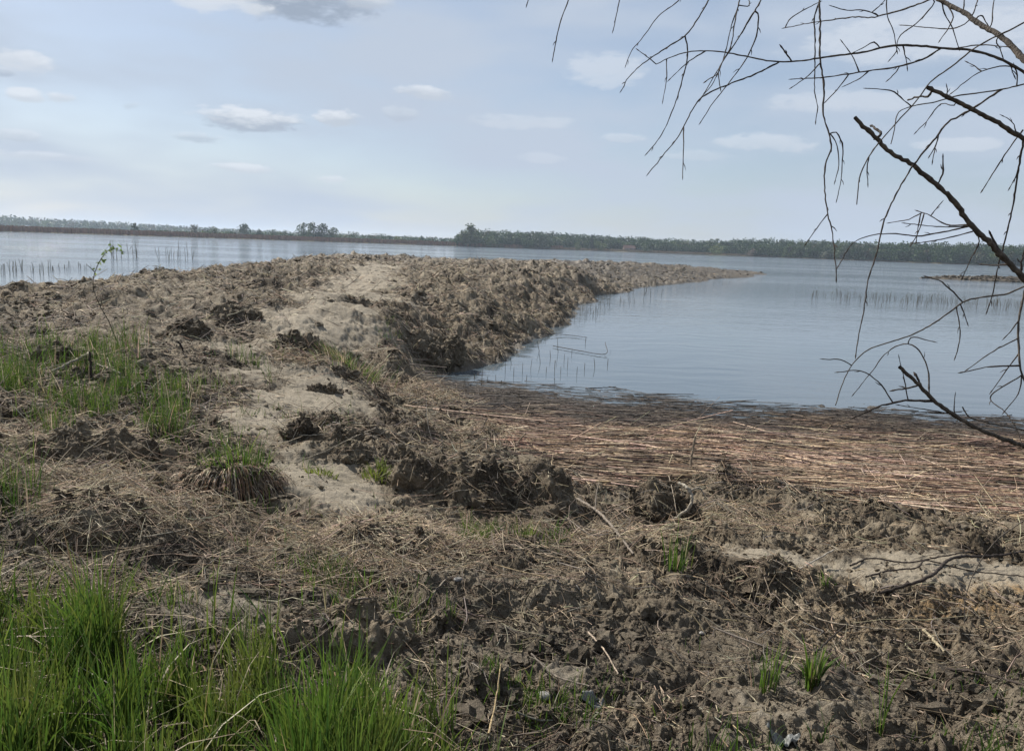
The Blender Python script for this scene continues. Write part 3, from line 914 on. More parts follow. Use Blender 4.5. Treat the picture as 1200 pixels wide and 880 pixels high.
heap('mud_heap', 'large torn peat heap with a dark hollow in its front, bordering the reed mat', 572, 606, 1.35, .75, .44, 11, straw=700, lump=.95, slen=.16, sticks=.3)
heap('mud_heap', 'grey crumbly peat heap left of the large heap, beside the sandy path', 492, 582, .62, .5, .26, 12, straw=160)
heap('mud_heap', 'mud heap with a pale curled root over its dark face', 772, 617, .78, .5, .33, 13, straw=240, lump=1.1)
heap('mud_heap', 'small crumbly mud heap right of the pale root, covered with bent straw', 858, 612, .42, .35, .12, 14, straw=140, sticks=.5, slen=.2)
heap('mud_heap', 'dark peat bank with a shadowed overhang at the foot of the spit by the cove', 494, 426, 1.7, .9, .44, 15, straw=240, slen=.22)
heap('mud_heap', 'straw capped mound beside the tall grass on the left', 108, 655, .60, .5, .26, 16, straw=1300, sticks=.3, slen=.24, pale=True, lump=.8)
heap('mud_heap', 'broad low dark mud bank on the left behind the straw capped mound', 76, 549, 1.25, .6, .24, 17, straw=160)
heap('straw_mound', 'pale straw covered mound in the middle of the bank below the sandy path', 456, 660, .95, .7, .25, 18, cat='straw mound', straw=3800, sticks=.22, slen=.24, lump=.6, pale=True)
heap('mud_heap', 'low dark heap with a pale stick lying across it, in front of the wet track', 922, 702, .80, .42, .14, 19, straw=330, sticks=.35, slen=.14)
heap('mud_heap', 'row of dark clods along the far side of the wet track', 1112, 640, 1.10, .35, .13, 20, straw=60, lump=1.35)
heap('mud_heap', 'dark torn bank just above the tall foreground grass', 392, 776, .66, .4, .17, 21, straw=260, lump=1.2, slen=.11)
heap('mud_heap', 'root bound clod in the middle of the churned soil', 648, 738, .34, .26, .10, 22, straw=150, sticks=.5, slen=.14)
heap('mud_heap', 'crumbled clod in the right hand mud by the short cut reed', 1150, 760, .5, .34, .11, 23, straw=120, lump=1.3)
heap('mud_heap', 'dark clod at the left edge of the upper sandy track, above the rusty hay', 345, 410, .62, .5, .20, 24, straw=40)
heap('mud_heap', 'flat row of dark crumbs lying across the sandy path', 378, 461, .62, .25, .09, 25, straw=14, lump=1.3)
heap('mud_heap', 'brown clod where the sandy path bends below the grass clump', 392, 440, .55, .35, .12, 26, straw=30)
heap('mud_heap', 'twiggy bottom heap of roots and sods left of the grass fringe', 790, 868, .62, .3, .09, 27, straw=260, sticks=.4, slen=.13)
for px, py, W_2, H_2, sd in ((352, 517, .30, .20, 31), (385, 500, .26, .20, 32), (402, 524, .30, .15, 33), (412, 545, .34, .15, 34), (436, 512, .32, .17, 35), (458, 500, .36, .18, 36), (495, 512, .34, .17, 37), (468, 542, .30, .16, 38), (515, 500, .28, .12, 39)):
    heap('mud_clod', 'dark ragged sod in the pile between sandy path and reed mat', px, py, W_2, W_2 * .8, H_2, sd, 'clod', 'sods piled beside the sandy path', straw=46, nt=150, nf=44, lump=1.35, sticks=.4)
heap('mud_clod', 'dark clod lying alone on the pale soil of the upper left slope', 280, 372, .75, .55, .20, 41, 'clod', straw=30, nt=150, nf=44)
heap('mud_clod', 'rounded clod beside the thin stake on the left slope', 222, 398, .70, .5, .22, 42, 'clod', straw=40, nt=150, nf=44)
heap('mud_clod', 'very dark hole like clod behind the dark stake in the left grass', 72, 425, .7, .5, .22, 43, 'clod', straw=40, nt=150, nf=44)
heap('mud_clod', 'small dark lump below the wet track at far right by the orange soil', 1180, 712, .22, .16, .07, 44, 'clod', straw=20, nt=80, nf=26)

# the big tussock
root, v2, p = heap('grass_tussock', 'sedge tussock of brown hanging thatch topped with green blades beside the sandy path', 272, 590, .74, .52, .27, 51, 'tussock', straw=0, lump=.7)
for oc in root.children:
    if oc.name.startswith('soil_body'): oc.name = 'root_clump'
gs = Geo(); n = 1700
idx = rng.choice(np.nonzero(v2[:, 2] > .08)[0], n); q0 = v2[idx]
rad_ = unit(q0 * np.array([1, 1, 0]) + 1e-6)
l = rng.uniform(.12, .34, n); t5 = np.linspace(0, 1, 5)[None, :, None]
P = q0[:, None] + rad_[:, None] * (l * rng.uniform(.25, .8, n))[:, None, None] * t5 ** .8 + rng.normal(0, .03, (n, 1, 3)) * t5
P[..., 2] += (.10 * t5[..., 0] - .42 * t5[..., 0] ** 2 * (l / .2)[:, None] * .7)
P[..., 2] = np.maximum(P[..., 2], .03)
c1 = palette(n, [(.20, .12, .066), MID, TAN, DARK, PALE], [.35, .25, .15, .1, .15])
gs.blades(P, np.full((n, 5), .0028) * np.array([1, 1, .9, .7, .3]), unit(np.cross(rad_, [0, 0, 1.0]) + rng.normal(0, .3, (n, 3))), c1)
gs.build('dead_thatch', STRAW, root)
gs = Geo(); n = 330
r = .24 * np.sqrt(rng.random(n)); t = rng.uniform(0, 6.283, n)
xx, yy = r * np.cos(t) + .05, r * np.sin(t)
hm = np.clip(rng.normal(.19, .085, n) * (1.15 - 1.6 * r), .03, .34)
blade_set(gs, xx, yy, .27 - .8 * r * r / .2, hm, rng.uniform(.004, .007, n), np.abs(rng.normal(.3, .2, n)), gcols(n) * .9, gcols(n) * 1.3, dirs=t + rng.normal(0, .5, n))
gs.build('green_blades', GRASS, root)


# ------------------------------------------------------------------ sticks, stakes and roots
def smooth_path(P, m):
    """cubic through the points, tangents weighted by segment length"""
    P = np.asarray(P, float); k = len(P)
    if k == 2: return P[0] + (P[1] - P[0]) * np.linspace(0, 1, m)[:, None]
    h = np.maximum(np.linalg.norm(np.diff(P, axis=0), axis=1), 1e-6); d = np.diff(P, axis=0) / h[:, None]
    T = np.empty_like(P); T[0] = d[0]; T[-1] = d[-1]
    T[1:-1] = (d[:-1] * h[1:, None] + d[1:] * h[:-1, None]) / (h[:-1] + h[1:])[:, None]
    cum = np.concatenate([[0], np.cumsum(h)])
    s = np.linspace(0, cum[-1], m); i = np.clip(np.searchsorted(cum, s, 'right') - 1, 0, k - 2)
    t = ((s - cum[i]) / h[i])[:, None]; hh = h[i][:, None]
    return (2 * t ** 3 - 3 * t ** 2 + 1) * P[i] + (t ** 3 - 2 * t ** 2 + t) * hh * T[i] + (-2 * t ** 3 + 3 * t ** 2) * P[i + 1] + (t ** 3 - t ** 2) * hh * T[i + 1]


def tube_to(geo, P, r0, r1, col, m=None, sides=6, knots=.12, jit=.25):
    P = np.asarray(P, float)
    L_ = np.linalg.norm(np.diff(P, axis=0), axis=1).sum()
    m = m or int(np.clip(L_ / .02, 6, 90))
    C = smooth_path(P, m)
    C[1:-1] += rng.normal(0, jit * (r0 + r1) * .5, (m - 2, 3))
    f = np.linspace(0, 1, m)
    r = (r0 + (r1 - r0) * f) * (1 + knots * rng.standard_normal(m))
    geo.tubes(C[None], np.maximum(r, r1 * .3)[None], np.array(col)[None] * (1 + .08 * rng.standard_normal((1, 1))), sides)
    return C


GREYWOOD, DARKWOOD = (.19, .16, .13), (.04, .031, .026)


def stick(label, pts, r0, r1, col, name='stick', cat='stick', lift=.012, group=None, extra=()):
    """pts: photo pixels, each with the height above the ground there (metres)"""
    def to3(pp):
        out = []
        for q in pp:
            w = gp(q[0], q[1]) if len(q) < 4 else at_d(q[0], q[1], q[3])
            if len(q) < 4: w = w + np.array([0, 0, lift + (q[2] if len(q) > 2 else 0)])
            out.append(w)
        return np.array(out)
    geo = Geo(); P0 = to3(pts)
    tube_to(geo, P0, r0, r1, col)
    for pp, a, b in extra: tube_to(geo, to3(pp), a, b, col)
    o = geo.build(name, BARK, org=P0[0])
    return tag(o, label, cat, group)


def upright(label, px, py_base, px_top, py_top, r0, r1, col, name='stake', cat='stake'):
    p = gp(px, py_base); D = math.hypot(p[0], p[1])
    top = at_d(px_top, py_top, D)
    geo = Geo(); tube_to(geo, [p - np.array([0, 0, .05]), p * .5 + top * .5 + rng.normal(0, .004, 3), top], r0, r1, col, m=14)
    return tag(geo.build(name, BARK, org=p), label, cat)


upright('pale wooden stick standing upright behind the mound with the pale root', 807, 556, 815, 512, .016, .011, (0.258, 0.213, 0.16), 'stick', 'stick')
upright('thin dark stake standing in the grass on the left', 107, 447, 105, 412, .014, .011, DARKWOOD)
upright('short dark stake leaning on the left slope near the rounded clod', 216, 415, 209, 401, .014, .011, DARKWOOD)
upright('slim dark stem standing on the clod row beyond the wet track', 1023, 628, 1023, 588, .004, .003, DARKWOOD, 'stick', 'stick')
upright('short broken stump stub sticking out of the low heap by the wet track', 903, 668, 901, 655, .009, .007, DARKWOOD, 'stick', 'stick')
upright('grey reed stub standing at the edge of the reed mat near the large heap', 565, 510, 571, 490, .010, .008, GREYWOOD, 'stick', 'stick')
upright('pale snapped stem leaning on the reed mat above the large heap', 604, 523, 616, 508, .010, .008, (0.266, 0.213, 0.152), 'stick', 'stick')
p3 = gp(775, 617); D3 = math.hypot(p3[0], p3[1]) - .03
geo = Geo()
tube_to(geo, [at_d(796, 566, D3 + .14), at_d(805, 571, D3 + .07), at_d(811, 582, D3 + .03), at_d(808, 594, D3), at_d(797, 604, D3 - .01), at_d(783, 612, D3 - .02)], .013, .012, (0.35, 0.312, 0.251), m=40, sides=8)
tube_to(geo, [at_d(808, 575, D3 + .06), at_d(820, 572, D3 + .08), at_d(826, 582, D3 + .06)], .009, .005, (0.304, 0.266, 0.213), m=20)
tag(geo.build('root', BARK, org=at_d(783, 612, D3)), 'pale bare root curling down the face of the mud mound', 'root')
stick('grey forked dead branch lying between the large heap and the pale rooted mound', [(676, 590, .03), (700, 610, .05), (722, 632, .03), (742, 655, .01)], .014, .007, GREYWOOD, 'dead_branch', 'branch',
      extra=[([(640, 612, .05), (680, 626, .04), (716, 630, .03)], .006, .004), ([(697, 608, .05), (698, 596, .12), (700, 590, .16)], .006, .003), ([(722, 632, .03), (700, 640, .06), (660, 622, .10)], .006, .003)])
for pts, lab in (([(1030, 703, .02), (1075, 690, .03), (1119, 664, .05), (1160, 663, .05), (1230, 652, .06)], 'thick dark fallen branch on the wet track at the right edge'),
                 ([(1014, 681, .01), (1045, 674, .02), (1075, 673, .03), (1082, 666, .03), (1130, 674, .02), (1200, 682, .02)], 'thin dark twig beside the thick fallen branch on the wet track'),
                 ([(996, 667, .01), (1021, 660, .02), (1062, 663, .01), (1100, 658, .02), (1150, 650, .02)], 'longest thin twig on the far half of the wet track')):
    stick(lab, pts, .011 if 'thick' in lab[:6] else .006, .004 if 'thick' not in lab[:6] else .007, DARKWOOD, 'fallen_branch', 'branch')
stick('straight pale stick lying across the low dark heap', [(914, 691, .05), (975, 665, .11)], .006, .005, (0.342, 0.304, 0.251))
stick('short thick pale cut reed lying on the right hand mud', [(1082, 745, .01), (1106, 769, .01)], .009, .008, (0.38, 0.319, 0.213))
stick('pale bent stem lying on bare mud in the lower middle', [(689, 751, .03), (708, 772, .02), (724, 797, .01)], .0045, .003, (0.35, 0.281, 0.213))
stick('long pale stem lying below the low dark heap', [(916, 700, .02), (955, 730, .01), (1020, 741, .01), (1085, 743, .01)], .005, .003, (0.319, 0.266, 0.198))
stick('dark short twig leaning beside the broad bladed shoot', [(955, 770, .01), (975, 757, .03), (992, 743, .05)], .005, .003, DARKWOOD)
stick('thin dark twig running across the mud slope at the lower right', [(1088, 789, .02), (1140, 799, .02), (1210, 815, .02)], .007, .004, DARKWOOD)
stick('pale fallen stem on the grass in front of the dark stake', [(62, 444, .05), (84, 435, .08), (105, 426, .10)], .014, .012, (0.289, 0.251, 0.198))
stick('pale broken stem right of the dark stake in the left grass', [(114, 437, .06), (142, 444, .04)], .015, .012, (0.289, 0.251, 0.198))
stick('long curved dry stalk on the sandy path beside the sod pile', [(328, 503, .01), (340, 512, .02), (362, 516, .02), (385, 517, .03)], .007, .005, (0.304, 0.266, 0.205))
stick('long dry stalk along the near side of the sod pile', [(345, 548, .02), (380, 540, .05), (410, 528, .09), (440, 515, .10)], .006, .004, (0.251, 0.213, 0.16))
stick('pale stalk among the straw on left in front of the straw capped mound', [(95, 676, .01), (130, 664, .04), (180, 650, .03)], .006, .004, (0.304, 0.243, 0.167))
stick('slim dry stalk on the bare slope above the crumpled wrapper', [(622, 775, .02), (650, 800, .02), (690, 820, .03)], .005, .004, GREYWOOD)
stick('pale dry stalk rising among the tall grass at the bottom', [(572, 870, .0), (580, 840, .05), (586, 815, .10)], .004, .003, (0.319, 0.243, 0.137))
stick('grey dry stalk on the soil below the straw mound', [(470, 730, .01), (500, 712, .03), (522, 692, .02)], .006, .004, (0.251, 0.213, 0.167))
stick('thin straight stem floating on the far edge of the reed mat', [(686, 457, .01), (722, 455, .01)], .009, .006, DARKWOOD)
stick('dark stem with a raised end floating off the spit shore', [(648, 407, .02), (680, 413, .02), (706, 417, .02), (709, 409, .15)], .009, .006, (.06, .05, .04))
stick('dark stem floating nearer the spit shore behind the other', [(630, 392, .02), (665, 394, .02), (688, 397, .02)], .009, .006, (.07, .06, .05))

# two scraps of litter
WRAP = plain('thin_wrapper', (.11, .112, .106), .45, .4, 60)


def scrap(label, px, py, w, d, seed):
    p = gp(px, py); p[2] += .015
    nx = 22
    u, v = np.meshgrid(np.linspace(-.5, .5, nx), np.linspace(-.5, .5, nx))
    xx = (u * w * (1 + .3 * np.sin(v * 5))).ravel(); yy = (v * d * (1 + .3 * np.cos(u * 4))).ravel()
    zz = .018 * fbm(xx + seed, yy, .05, 3, seed) + .02 * np.abs(perlin(xx / .04, yy / .06, seed + 3))
    gz = ground_z(p[0] + xx, p[1] + yy) - p[2] + .012
    Vv = np.stack([xx, yy, zz + gz], 1); top = Vv + [0, 0, .0015]
    i, j = np.meshgrid(np.arange(nx - 1), np.arange(nx - 1), indexing='ij')
    q = np.stack([i * nx + j, i * nx + j + 1, (i + 1) * nx + j + 1, (i + 1) * nx + j], -1).reshape(-1, 4)
    o = mesh_obj('crumpled_wrapper', np.concatenate([top, Vv]) , np.concatenate([q, q[:, ::-1] + nx * nx]), WRAP)
    o.location = [float(c) for c in p]
    tag(o, label, 'litter')


scrap('crumpled translucent plastic scrap half sunk in the mud in the lower middle', 692, 826, .10, .06, 3)
scrap('pale grey crumpled scrap in the grass at the bottom edge', 918, 880, .10, .05, 8)
STONE = plain('pale_stone', (.22, .21, .195), .8, .3, 40)


def pebble(label, px, py, r, seed):
    p = gp(px, py)
    v3, f3 = subdiv(IC2, IF2)
    vv = v3 * (1 + .16 * nz3(v3, .9, seed)[:, None]) * np.array([1.2, .9, .6]) * r
    o = mesh_obj('stone', vv, None, STONE, T=f3); o.location = [float(p[0]), float(p[1]), float(p[2] + r * .3)]
    tag(o, label, 'stone')


pebble('small pale stone lying on the mud left of the low dark heap', 823, 743, .014, 3)
pebble('pale flat stone beside the crumpled plastic scrap', 638, 822, .028, 4)
pebble('pinkish flat pebble below the straw mound', 537, 682, .02, 5)

# ------------------------------------------------------------------ sapling with young leaves
b0 = gp(138, 400); Ds = math.hypot(b0[0], b0[1])
path = [b0 - np.array([0, 0, .05])] + [at_d(px, py, Ds + dd) for px, py, dd in ((128, 378, .05), (116, 356, .1), (109, 333, .15), (114, 312, .2), (121, 300, .2), (131, 292, .15), (146, 296, .1))]
root = empty('sapling', b0)
tag(root, 'thin arching sapling with a few pale young leaves on the left slope', 'sapling')
geo = Geo()
C = tube_to(geo, np.array(path) - b0, .0065, .004, (.07, .06, .04), m=60, jit=.15)
for kx in (20, 30, 38):
    tube_to(geo, [C[kx], C[kx] + rng.normal(0, .10, 3) + np.array([.05, 0, .10])], .006, .003, (.08, .07, .05), m=6)
geo.build('stem', BARK, root)
gl_ = Geo()
for kx in range(38, 60):
    for q_ in range(2 if kx % 3 else 1):
        c = C[kx] + rng.normal(0, .03, 3); dr = unit(rng.normal(0, 1, 3) + np.array([0, 0, .3])); l = rng.uniform(.03, .075)
        sd = unit(np.cross(dr, rng.normal(0, 1, 3)))
        P = c + dr * l * np.linspace(0, 1, 4)[:, None]
        gl_.blades(P[None], np.array([[.004, .014, .011, .002]]), sd[None], palette(1, [(.15, .21, .06), (.21, .26, .09)], [.5, .5]))
gl_.build('leaves', LEAF, root)

# ------------------------------------------------------------------ reeds standing in water
REEDM = plain('reed_stem', (.075, .062, .038), .8, .2)


def reed_proto(kind, r):
    geo = Geo(); t = np.linspace(0, 1, 6)
    if kind == 0: P = np.stack([.03 * t, .02 * t ** 2, t], 1)
    elif kind == 1: P = np.stack([.16 * t ** 1.6, -.03 * t, t], 1)
    elif kind == 2: P = np.array([(0, 0, 0), (.02, 0, .3), (.04, .0, .62), (.07, 0, .98), (.22, .02, .93), (.40, .02, .72)], float)
    else: P = np.stack([-.22 * t, .05 * t, t * .95], 1)
    P = np.vstack([[P[0] - [0, 0, .3]], P])
    geo.tubes(P[None], (r * np.array([1, 1, 1, .95, .9, .8, .6]))[None], np.array([[.1, .08, .05]]), 4)
    return np.concatenate(geo.V), np.concatenate(geo.Q)


protos = {}


def reed_obj(px, py, hpx, label, group, rpx=.55):
    p = at_z(px, py, 0.0); D = math.hypot(p[0], p[1]); h = hpx * .8 * D / F_PX
    kd = random.choice((0, 0, 0, 1, 1, 2, 3)); r = max(.005, rpx * .85 * D / F_PX * .5) / h
    rq = round(math.log2(r) * 2) / 2
    key = (kd, rq)
    if key not in protos:
        v, q = reed_proto(kd, 2 ** rq)
        o = mesh_obj('reed_stem', v, q, REEDM); protos[key] = o
    else:
        o = protos[key].copy(); COL.objects.link(o)
    o.location = [float(p[0]), float(p[1]), 0.0]; o.scale = (h, h, h); o.rotation_euler = (0, 0, random.uniform(0, 6.28))
    tag(o, label, 'reed', group)


LA = 'dark broken reed stem standing in the shallows of the cove beside the spit'
for px, py, hp in ((564, 457, 30), (543, 463, 20), (525, 461, 14), (507, 465, 12), (592, 438, 22), (602, 441, 14), (612, 439, 18), (622, 433, 16), (633, 426, 18), (640, 437, 9), (650, 433, 14), (657, 438, 11),
                   (665, 431, 16), (676, 439, 12), (685, 433, 10), (697, 431, 14), (712, 428, 10), (632, 412, 16), (654, 413, 22), (686, 402, 9), (650, 449, 9), (608, 482, 28), (601, 488, 16), (604, 487, 14),
                   (684, 502, 13), (571, 448, 9), (581, 446, 9), (526, 442, 24), (528, 443, 16), (599, 427, 10), (645, 420, 12), (661, 424, 12), (670, 415, 9), (545, 452, 10), (556, 444, 8), (587, 452, 8), (617, 446, 9), (536, 470, 15), (549, 478, 12)):
    reed_obj(px, py, hp, LA, 'broken reeds in the cove', .75)
LB = 'reed stem standing along the shore halfway out the spit'
for k_ in range(34):
    t = random.random(); px = 668 + 90 * t + random.uniform(-6, 22); py = 374 - 33 * t ** .6 + random.uniform(-2, 8)
    reed_obj(px, py, random.uniform(5, 14), LB, 'reeds along the spit shore', .5)
LC = 'short dark reed stub in the water beyond the left end of the bank'
for k_ in range(52):
    px = random.uniform(-20, 62) if k_ < 36 else random.uniform(60, 108); reed_obj(px, random.uniform(315, 321) if px < 60 else random.uniform(312, 318), random.uniform(6, 14) if px < 60 else random.uniform(4, 9), LC, 'reed stubs off the left shore', .5)
LD_ = 'tall thin reed behind the crest of the left bank'
for k_ in range(24):
    px = random.uniform(128, 232); reed_obj(px, random.uniform(300, 306), random.uniform(10, 22), LD_, 'thin reeds behind the left crest', .6)
LE = 'reed stem in the long thin stand out in the bay'
for k_ in range(190):
    t = random.random() ** .8; px = 950 + 270 * t; py = 346 + 13 * t + abs(random.gauss(0, 3.2)) + random.uniform(-3, 3)
    reed_obj(px, py, random.uniform(5, 12), LE, 'reed stand out in the bay', .34)
# ------------------------------------------------------------------ low mud islet in the bay
pI = at_z(1185, 330, 0)
nt, nf = 260, 26
th = np.arange(nt) * 2 * math.pi / nt
TT, PP = np.meshgrid(th, np.linspace(0, 1, nf))
rr_ = 1 - PP
vx = np.cos(TT) * rr_ * 10.5; vy = np.sin(TT) * rr_ * 3.2
vz = .42 * (1 - rr_ ** 2.5) ** .6 + .22 * lumps(vx.ravel(), vy.ravel(), 1.1, 700, .7).reshape(vx.shape) * (1 - rr_ ** 4) + .08 * fbm(vx, vy, .5, 3, 710) * (1 - rr_ ** 4) - .06
vv = np.stack([vx * (1 + .15 * np.sin(3 * TT)), vy, vz], -1).reshape(-1, 3)
i, j = np.meshgrid(np.arange(nf - 1), np.arange(nt), indexing='ij'); j2 = (j + 1) % nt
ISL_V = vv
o = mesh_obj('islet', vv, np.stack([i * nt + j, i * nt + j2, (i + 1) * nt + j2, (i + 1) * nt + j], -1).reshape(-1, 4), SOIL, attrs={'wet': np.full(len(vv), .85)})
o.location = [float(c) for c in pI]
tag(o, 'long low mud islet in the bay behind the bare branches', kind='structure')
nI = 1500
kI = rng.choice(np.nonzero(vv[:, 2] > .05)[0], nI)
cI = vv[kI] + rng.normal(0, .12, (nI, 3)) * [1, 1, .1]
VI = ICO[None] * (1 + .35 * rng.standard_normal((nI, len(ICO), 1))) * (rng.uniform(.04, .16, nI)[:, None, None] * np.array([1.5, 1, .8])) + cI[:, None, :]
ic = mesh_obj('clods', VI.reshape(-1, 3), None, SOIL, o, T=(ICOF[None] + (np.arange(nI) * len(ICO))[:, None, None]).reshape(-1, 3), smooth=False, attrs={'wet': np.full(nI * len(ICO), .8)})
ic['kind'] = 'stuff'

# ------------------------------------------------------------------ the bare tree leaning in from the right
TX, TY = 2.95, 2.05
tree_z0 = float(ground_z(np.array([TX]), np.array([TY]))[0])
TREE = empty('bare_tree', (TX, TY, tree_z0))
tag(TREE, 'bare tree at the right edge whose dark branches and drooping twigs hang over the bay', 'tree')
TO = np.array([TX, TY, tree_z0])
DARKBARK, TWIGC = (.085, .071, .058), (.055, .044, .037)
geo = Geo()
trunk_path = np.array([[TX, TY, tree_z0 - .2], [TX + .03, TY, tree_z0 + .8], [TX + .1, TY + .05, 2.4], [TX + .02, TY + .1, 4.0], [TX - .1, TY + .1, 5.6], [TX - .15, TY, 7.0]])
tube_to(geo, trunk_path - TO, .14, .03, (.12, .105, .09), m=60, sides=12, knots=.05, jit=.05)
geo.build('trunk', BARK, TREE)
twig_rng = np.random.default_rng(77)


def line3(pts, D0, D1):
    pts = np.asarray(pts, float)
    seg = np.hypot(*np.diff(pts, axis=0).T); f = np.concatenate([[0], np.cumsum(seg)]) / seg.sum()
    return np.array([at_d(px, py, D0 + (D1 - D0) * t) for (px, py), t in zip(pts, f)]), f


def twig_geo(P, w0, w1, D, buds=True):
    geo = Geo()
    r0, r1 = w0 * .45 * D / F_PX, w1 * .45 * D / F_PX
    C = tube_to(geo, P - TO, r0, r1, TWIGC, m=int(np.clip(np.linalg.norm(np.diff(P, axis=0), axis=1).sum() / .012, 8, 110)), sides=5, knots=.12, jit=.28)
    if buds:
        for kx in range(4, len(C) - 1, 5):
            if twig_rng.random() < .6:
                t = unit(C[kx] - C[kx - 1]); s = unit(np.cross(t, twig_rng.standard_normal(3)))
                b = C[kx] + s * r0 * .4
                l = twig_rng.uniform(.008, .020)
                geo.tubes(np.stack([b, b + (s * .6 + t * .8) * l * .5, b + (s * .5 + t) * l])[None], np.array([[r1 * .9, r1 * 1.1, r1 * .35]]), np.array([TWIGC]), 4)
        e = C[-1]; geo.tubes(np.stack([e, e + unit(C[-1] - C[-2]) * .006, e + unit(C[-1] - C[-2]) * .015])[None], np.array([[r1 * 1.1, r1 * 1.5, r1 * .4]]), np.array([TWIGC]), 4)
    return geo


def limb(pts, w0, w1, D0, D1, twigs=(), attach=True, label=None, col=DARKBARK, rough=1.0, over=False):
    P, f = line3(pts, D0, D1)
    full = P
    if attach:
        d = unit(P[0] - P[1]); z_a = P[0][2] + d[2] * np.hypot(TX - P[0][0], TY - P[0][1]) * .8
        z_a = min(max(z_a, tree_z0 + .5), 6.6)
        ax = np.interp(z_a, trunk_path[:, 2], trunk_path[:, 0]); ay = np.interp(z_a, trunk_path[:, 2], trunk_path[:, 1])
        full = np.vstack([[ax, ay, z_a], P])
    geo = Geo()
    r0, r1 = w0 * .44 * D0 / F_PX, w1 * .44 * D1 / F_PX
    L_ = np.linalg.norm(np.diff(full, axis=0), axis=1).sum()
    C = tube_to(geo, full - TO, r0 * (1.25 if attach else 1), r1, col, m=int(np.clip(L_ / .012, 20, 240)), sides=8, knots=.075 * rough, jit=.09 * rough)
    # knuckles and bud scars on the bark
    for kx in range(6, len(C) - 2, 7):
        if twig_rng.random() < .35 * rough:
            t = unit(C[kx + 1] - C[kx]); s = unit(np.cross(t, twig_rng.standard_normal(3))); rk = r0 + (r1 - r0) * kx / len(C)
            geo.tubes(np.stack([C[kx], C[kx] + s * rk * .7 + t * rk * .5, C[kx] + s * rk * 1.25 + t * rk * 1.1])[None], np.array([[rk * .8, rk * .55, rk * .2]]), np.array([col]), 5)
    lo = geo.build('branch', BARK, TREE)
    if label: lo['label'] = label
    dense = smooth_path(P, 160)
    px_d = np.array([((q - CAM) @ Rv / ((q - CAM) @ Fv) * F_PX + CX, CY - (q - CAM) @ Uv / ((q - CAM) @ Fv) * F_PX) for q in dense])
    made = [(dense, px_d)]
    for tw in twigs:
        tp, tw0, tw1 = (tw if len(tw) == 3 and not isinstance(tw[0], (int, float)) and isinstance(tw[1], (int, float)) else (tw, 1.5, .9))
        best = None
        for dd, pd in made:
            dist = np.hypot(pd[:, 0] - tp[0][0], pd[:, 1] - tp[0][1]); i_ = int(dist.argmin())
            if best is None or dist[i_] < best[0]: best = (dist[i_], dd[i_])
        q0 = best[1]; Dq = math.hypot(q0[0], q0[1])
        lpx = np.hypot(*np.diff(np.asarray(tp, float), axis=0).T).sum() * Dq / F_PX
        TP, _ = line3(tp, Dq, Dq + twig_rng.uniform(-.7, .7) * min(lpx, .45))
        TP[0] = q0
        if best[0] > 3: TP = np.vstack([q0, line3(tp, Dq, Dq + .1)[0]])
        twig_geo(TP, tw0, tw1, Dq).build('twig', BARK, lo)
        dd = smooth_path(TP, 60)
        made.append((dd, np.array([((q - CAM) @ Rv / ((q - CAM) @ Fv) * F_PX + CX, CY - (q - CAM) @ Uv / ((q - CAM) @ Fv) * F_PX) for q in dd])))


# upper thick limb
limb([(1215, 84), (1200, 70), (1185, 54), (1169, 40), (1150, 30), (1134, 18), (1101, 0), (1080, -14), (1040, -40)], 9, 4, 2.7, 3.0, [
    ([(1096, -2), (1066, 9), (1042, 16), (1019, 21), (1007, 20), (980, 23), (960, 25.5), (920, 33)], 2.2, 1.0),
    [(920, 33), (924, 25), (942, 12), (960, 3)],
    [(1029, 18), (1022, 15), (1005, 12), (995, 13), (976, 8)], [(1022, 15), (1030, 8), (1039, -2)],
    [(1095, 2), (1087, 14), (1070, 31), (1056, 41), (1051, 51), (1051, 59), (1044, 69)], [(1101, 2), (1107, 16), (1117, 35), (1123, 55)],
    [(1108, 4), (1117, 20), (1111, 34), (1102, 47)], [(1134, 26), (1120, 33), (1093, 33), (1058, 30)], [(1043, -38), (1040, 19), (1048, 41), (1051, 59)],
    [(1130, 14), (1130, 4), (1128, -12)], [(1140, 17), (1144, 6), (1148, -12)], [(1161, 30), (1163, 14), (1166, -10)], [(1146, 20), (1151, 19), (1154, 24), (1160, 33)],
    [(1169, 45), (1172, 57), (1176, 70)]], label='thickest upper branch with rough bark, crossing the top right corner')
# long arching limb
limb([(1215, 94), (1200, 85), (1183, 75), (1160, 65), (1136, 59), (1103, 57), (1075, 54), (1038, 55), (1015, 61), (993, 64), (962, 68), (935, 72), (910, 72.5), (882, 68), (852, 62), (827, 60), (802, 62), (782, 69), (769, 75.5)], 5, 1.1, 2.6, 2.3, [
    ([(915, 73), (885, 87), (852, 100), (822, 115), (807, 137), (795, 160), (778, 181), (761, 202)], 2.0, 1.0), [(802, 147), (801, 170), (800, 206)], ([(927, 70), (922, 64), (917, 57)], 2, 1.5),
    [(827, 61), (805, 74), (786, 92)], [(781, 71), (781, 95), (777, 117)], [(769, 75), (760, 68), (749, 60)],
    ([(1103, 59), (1089, 66), (1054, 78), (1021, 83), (993, 87), (966, 91), (930, 93)], 2.2, 1.0), [(1008, 84), (1000, 68), (988, 51)], [(996, 88), (983, 103), (969, 118)], [(1019, 84), (1008, 92), (992, 100)],
    [(1056, 77), (1050, 85), (1042, 93)], [(1059, 56), (1061, 66), (1063, 78)], [(1030, 56), (1025, 50), (1014, 55), (1002, 61)], [(1183, 78), (1186, 83), (1188, 88)], [(1116, 55), (1150, 53), (1178, 55)]],
    label='long thin branch arching far out to the left')
